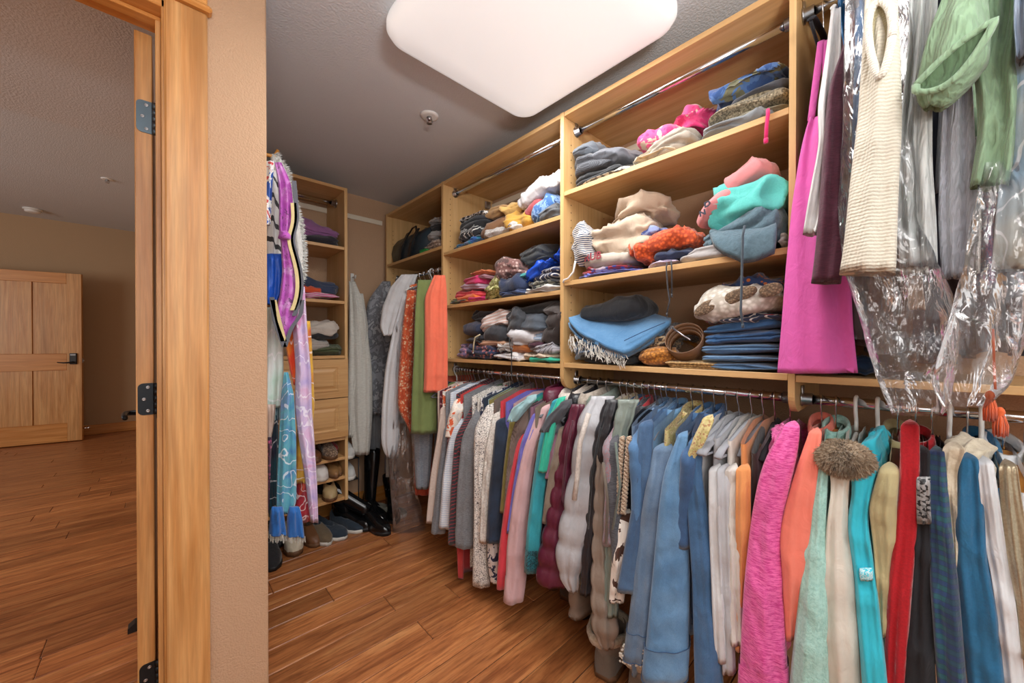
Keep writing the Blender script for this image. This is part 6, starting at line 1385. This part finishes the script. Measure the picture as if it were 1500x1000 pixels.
tpile('folded_garment', 'black folded top between grey and cream in the tower stack', 'top', fab('plain', '#26282c'), D5(255, 435, 130, 85), None, Yf=TY + .03, crump=.4, layers=1)
tpile('folded_sweater', 'cream crumpled sweater topping the tower stack above the drawers', 'sweater', fab('plain', '#c2bab0'), D5(248, 420, 115, 28), None, crump=.7, layers=1)
# ------------------------------------------------------------------ shoes
def shoe(name, label, loc, rz, um, sm, L=.26, W=.095, H=.075, sole=.022, heel=0.0, open_=(.04, .52), collar=.085, insole='#8a8a88', toe=1.0, group=None, pitch=0, roll=0, strap=None):
    """toe at local +x. sole, upper with a real foot opening, insole"""
    r = thing(name, label, 'shoe', loc, rz, group); r.rotation_euler = (roll, pitch, rz)
    n = 26; l = np.linspace(0, 1, n)
    hwid = W / 2 * (np.interp(l, [0, .08, .25, .5, .72, .9, 1], [.45, .72, .74, .80, 1.0, .78, .25]))
    def zb(q): return heel * np.interp(q, [0, .25, .62, 1], [1, .92, .0, .02])
    # sole
    R = []
    for i in range(n):
        w = hwid[i] * 1.04; x = (l[i] - .5) * L; z0 = zb(l[i])
        z0b = 0 if heel and l[i] < .33 else max(0, z0 - .002)
        R.append([(x, -w, z0b), (x, -w * 1.02, z0 + sole * .6), (x, -w * .97, z0 + sole), (x, w * .97, z0 + sole), (x, w * 1.02, z0 + sole * .6), (x, w, z0b)])
    fix_normals(MB().rings(np.array(R), True, True, True).build('sole', sm, r, True))
    # upper
    top = np.interp(l, [0, .06, .3, .52, .7, .88, 1], [collar, collar * 1.0, collar * .82, H * 1.0, H * .78, H * .58 * toe, H * .2])
    R = []; m2 = 9
    for i in range(n):
        x = (l[i] - .5) * L; w = hwid[i]; z0 = zb(l[i]) + sole * .85; h = top[i]
        a = np.linspace(0, PI, 2 * m2 + 1)
        y = -w * sgnp(np.cos(a), .7); z = z0 + h * np.abs(np.sin(a)) ** .6
        if open_[0] < l[i] < open_[1]:
            k = min(1, (l[i] - open_[0]) / .06, (open_[1] - l[i]) / .10); wi = w * (.62 * k)
            zz = z.copy(); yy = y.copy()
            inn = np.abs(y) < wi + 1e-6
            depth = (h - .012) * k
            z = np.where(np.abs(y) < w * .72, z0 + h * .98, z); 
            z = np.where(inn, z0 + h * .98 - depth * np.clip((wi - np.abs(y)) / (.25 * wi + 1e-6), 0, 1), z)
        R.append(np.c_[np.full(len(y), x), y, z])
    R = np.array(R); R += .0015 * wob(R, 40, len(label))[..., None]
    MB().rings(R, False, True, True).build('upper', um, r, True)
    m = MB(); a = PHI(20); c = ((open_[0] + open_[1]) / 2 - .5) * L; rx_ = (open_[1] - open_[0]) * L * .42
    q = np.c_[c + rx_ * np.cos(a), W * .26 * np.sin(a), np.array([zb(((c + rx_ * math.cos(t)) / L) + .5) + sole + .006 for t in a])]
    m.rings(np.array([q, q - np.array([0, 0, .003])]), True, True, True); m.build('insole', simple('insole_' + insole.strip('#'), insole, .8), r)
    if strap:
        for x_ in strap[1]:
            i = int((x_) * (n - 1)); a = np.linspace(.15, PI - .15, 12); h = top[i] + .006; w = hwid[i] * 1.05
            MB().tube(np.c_[np.full(12, (l[i] - .5) * L), -w * np.cos(a), zb(l[i]) + sole * .7 + h * np.sin(a) ** .6], .006, 8, flat=.5).build('strap', strap[0], r, True)
    return r
leather = lambda n, c, ro=.35: simple('leather_' + n, c, ro)
cv = lambda c: fab('plain', c)
PI2 = PI / 2
def fl_(u, v): return atZ(u, v, 0)
rub_w = simple('white_rubber', '#d6d3cb', .5); rub_b = simple('brown_rubber', '#6a4a30', .6); rub_k = simple('black_rubber', '#1c1c1e', .55)
def sh(name, label, u, v, rz, *a, **k):
    p = fl_(u, v); return shoe(name, label, (p[0], p[1], 0), rz, *a, **k)
# toes point to the camera (-y)
T = -PI2
def st(name, label, u, v, rz, *a, **k):
    p = fl_(u, v); return shoe(name, label, (p[0] + .02, p[1] + .115, 0), rz, *a, **k)
st('sneaker', 'black mesh sneaker nearest the wall corner', 397, 836, T - .1, fab('plain', '#25262a'), rub_k, H=.085, collar=.1)
st('sneaker', 'black sneaker just behind the first black one', 396, 806, T + .1, fab('plain', '#2c2d32'), rub_k, H=.085, collar=.1)
st('canvas_shoe', 'beige canvas slip-on whose toe shows under the left blue fringe', 411, 797, T + .25, cv('#b9a78c'), rub_w, H=.07)
st('canvas_shoe', 'cream sneaker with a brown sole under the right blue fringe', 429, 815, T - .05, cv('#cdc4ae'), rub_b, H=.085, sole=.03)
st('loafer', 'brown leather loafer beside the cream sneaker', 455, 803, T + .1, leather('brown', '#6e4a30', .45), rub_b, H=.07, W=.085)
st('moccasin', 'olive brown moccasin with a white sole', 471, 801, T + .15, cv('#6a5a44'), rub_w, H=.07, W=.085)
st('slip_on', 'navy slip-on shoe with a white sole, left of the pair', 487, 796, T + .45, cv('#22303e'), rub_w, H=.06, W=.1, open_=(.05, .62), insole='#9aa0a0')
st('slip_on', 'navy slip-on shoe with a white sole, right of the pair', 514, 785, T + .45, cv('#22303e'), rub_w, H=.06, W=.1, open_=(.05, .62), insole='#9aa0a0')
bk = simple('black_patent', '#101113', .16)
def boot(label, loc, rz, shaft, lean, um=bk, sm=rub_k, L=.27, W=.09, rad=.058, heel=.03, trim=None, H=.07, name='boot'):
    r = shoe(name, label, loc, rz, um, sm, L=L, W=W, H=H, heel=heel, open_=(.04, .36), collar=.10)
    t = np.linspace(0, 1, 16); d = np.array((Matrix.Rotation(-rz, 3, 'Z') @ Vector(lean)).normalized())
    base = np.array([-.07, 0, .075 + heel]); path = base + d * (shaft * t)[:, None]
    R = []
    e1 = np.cross(d, [0, 1.0, 0]); e1 /= np.linalg.norm(e1); e2 = np.cross(d, e1); a = PHI(22)
    for i in range(16):
        rr = rad * np.interp(t[i], [0, .3, .8, 1], [.78, .86, 1.08, 1.05]); R.append(path[i] + rr * (np.cos(a)[:, None] * e1 * 1.05 + np.sin(a)[:, None] * e2 * .8))
    R = np.array(R); k = .004 * wob(R, 26, len(label)); R += k[..., None] * d * 2; R = np.concatenate([R, (path[-1] + (R[-1] - path[-1]) * .9)[None], (path[-1] - d * .05 + (R[-1] - path[-1]) * .85)[None]])
    MB().rings(R, True, True).build('shaft', um, r, True)
    if trim is not None:
        Q = []
        for da, dz in ((1.0, -.03), (1.18, -.02), (1.25, .0), (1.12, .018), (.95, .016), (.9, -.01)): Q.append(path[-1] + (R[15] - path[15]) * da + d * dz)
        Q = np.array(Q); Q += .005 * wob(Q, 50, 3)[..., None]; MB().rings(Q, True).build('trim', trim, r, True)
    return r
boot('tall black patent boot whose shaft leans over to the left', (.99, 2.34, 0), T + .3, .40, (-.62, .5, .5))
boot('tall black boot standing behind the leaning one', (1.06, 2.50, 0), T + .1, .34, (.1, .1, 1))
boot('short black boot in shade by the corner panel', (1.16, 2.45, 0), T - .3, .16, (.0, .1, 1), name='ankle_boot')
boot('black ankle boot close to the tower foot', (.90, 2.46, 0), T + .6, .12, (-.2, .0, 1), name='ankle_boot')
shoe('canvas_shoe', 'grey olive flat shoe right of the black boots', (1.13, 2.46, 0), T + .9, cv('#6e6c60'), rub_w, H=.05)
# white sneakers stacked on a rack beside the tower
shoe('sneaker', 'white sneaker stacked lower beside the tower', (.90, 2.62, .30), T, cv('#c9c9c6'), rub_w, H=.085, collar=.1)
shoe('sneaker', 'white sneaker stacked higher beside the tower', (.895, 2.62, .44), T, cv('#c2c2c0'), rub_w, H=.085, collar=.1)
sb = thing('shoe_stand', 'small dark wire stand holding the white sneakers beside the tower', 'shoe stand', (.90, 2.62, 0)); 
for z_ in (.298, .438): MB().box(-.045, .055, -.12, .12, z_ - .006, z_ - .0005, .002).build('tray', M['black_metal'], sb)
for sx in (-.042, .052):
    for sy in (-.115, .115): MB().cyl((sx, sy), .004, .004, 0, .437, 8).build('post', M['black_metal'], sb, True)
# cubbies
def cub(z, label, x, y, rz, um, sm, name='sandal', **k): return shoe(name, label, (x, y, z + .0008), rz, um, sm, **k)
cub(.488, 'brown leather flip-flop at the front of the top cubby', .66, 2.50, T, leather('tan', '#6b4228', .45), rub_b, H=.045, L=.24, W=.085, sole=.028, open_=(.04, .7), collar=.03, insole='#7a4a2c', strap=(leather('dark', '#2c1a12'), (.62,)))
cub(.488, 'beige and brown woven mule beside the flip-flop', .755, 2.50, T, fab('crochet', '#a08870', '#5e4a3a', s=1), rub_b, name='mule', H=.06, L=.23, W=.085, heel=.02, open_=(.04, .45), collar=.03)
cub(.488, 'red slipper at the back of the top cubby', .80, 2.60, T, cv('#a82c2c'), rub_b, name='slipper', H=.05, L=.2, W=.07)
cub(.368, 'white wedge shoe filling the middle cubby', .70, 2.50, T, leather('white', '#d8d4d0', .4), rub_w, name='wedge_shoe', H=.08, L=.22, W=.09, open_=(.04, .6), collar=.085)
cub(.368, 'tan court shoe left of a matching one in the middle cubby', .775, 2.505, T, leather('camel', '#8e6a42', .4), rub_b, name='court_shoe', H=.055, L=.23, W=.06, collar=.07)
cub(.368, 'tan court shoe at the right end of the middle cubby', .825 - .022, 2.53, T, leather('camel2', '#7c5a36', .4), rub_b, name='court_shoe', H=.055, L=.23, W=.06, collar=.07)
cub(.368, 'pinkish beige ballet flat at the left of the middle cubby', .615, 2.49, T, leather('nude', '#b8906e', .5), rub_w, name='ballet_flat', H=.04, L=.23, W=.08, collar=.045)
cub(.237, 'beige slingback wedge in the bottom cubby', .765, 2.50, T - .2, leather('sand', '#b09a70', .5), rub_b, name='wedge_shoe', H=.075, L=.24, W=.085, heel=.02, open_=(.04, .66), collar=.08)
cub(.237, 'tan rounded clog at the left of the bottom cubby', .625, 2.50, T, leather('sand2', '#b08c52', .5), rub_b, name='clog', H=.06, L=.24, W=.085, open_=(.04, .4))
# under the lower rods: heels towards the room
for k, (u, v, c, lab) in enumerate(((805, 862, '#4e4238', 'dark brown slipper under the burgundy vest'), (828, 878, '#5a4c40', 'brown suede slipper under the silver grey vest'))):
    p = fl_(u, v); shoe('slipper', lab, (p[0] + .12, p[1] + .03, 0), .25, cv(c), rub_b, H=.07, L=.26)
p = fl_(850, 903); shoe('clog', 'black clog under the black puffer vest', (p[0] + .12, p[1] + .03, 0), .2, leather('blk', '#1c1c1e', .5), rub_k, H=.085, L=.27, W=.11, collar=.11)
ug = cv('#6b5f52'); uf = fab('fleece', '#b8aa96', '#94866f', s=.5)
for k, (u, v, lab) in enumerate(((882, 1003, 'taupe suede boot with a sheepskin cuff below the taupe vest'), (935, 1040, 'second taupe sheepskin boot below the pearl-hem jacket'))):
    p = fl_(u, v); boot(lab, (p[0] + .15, p[1] + .03, 0), .15, .085, (-.05, 0, 1), um=ug, sm=rub_b, rad=.075, heel=0, trim=uf, W=.115, H=.085, name='sheepskin_boot')
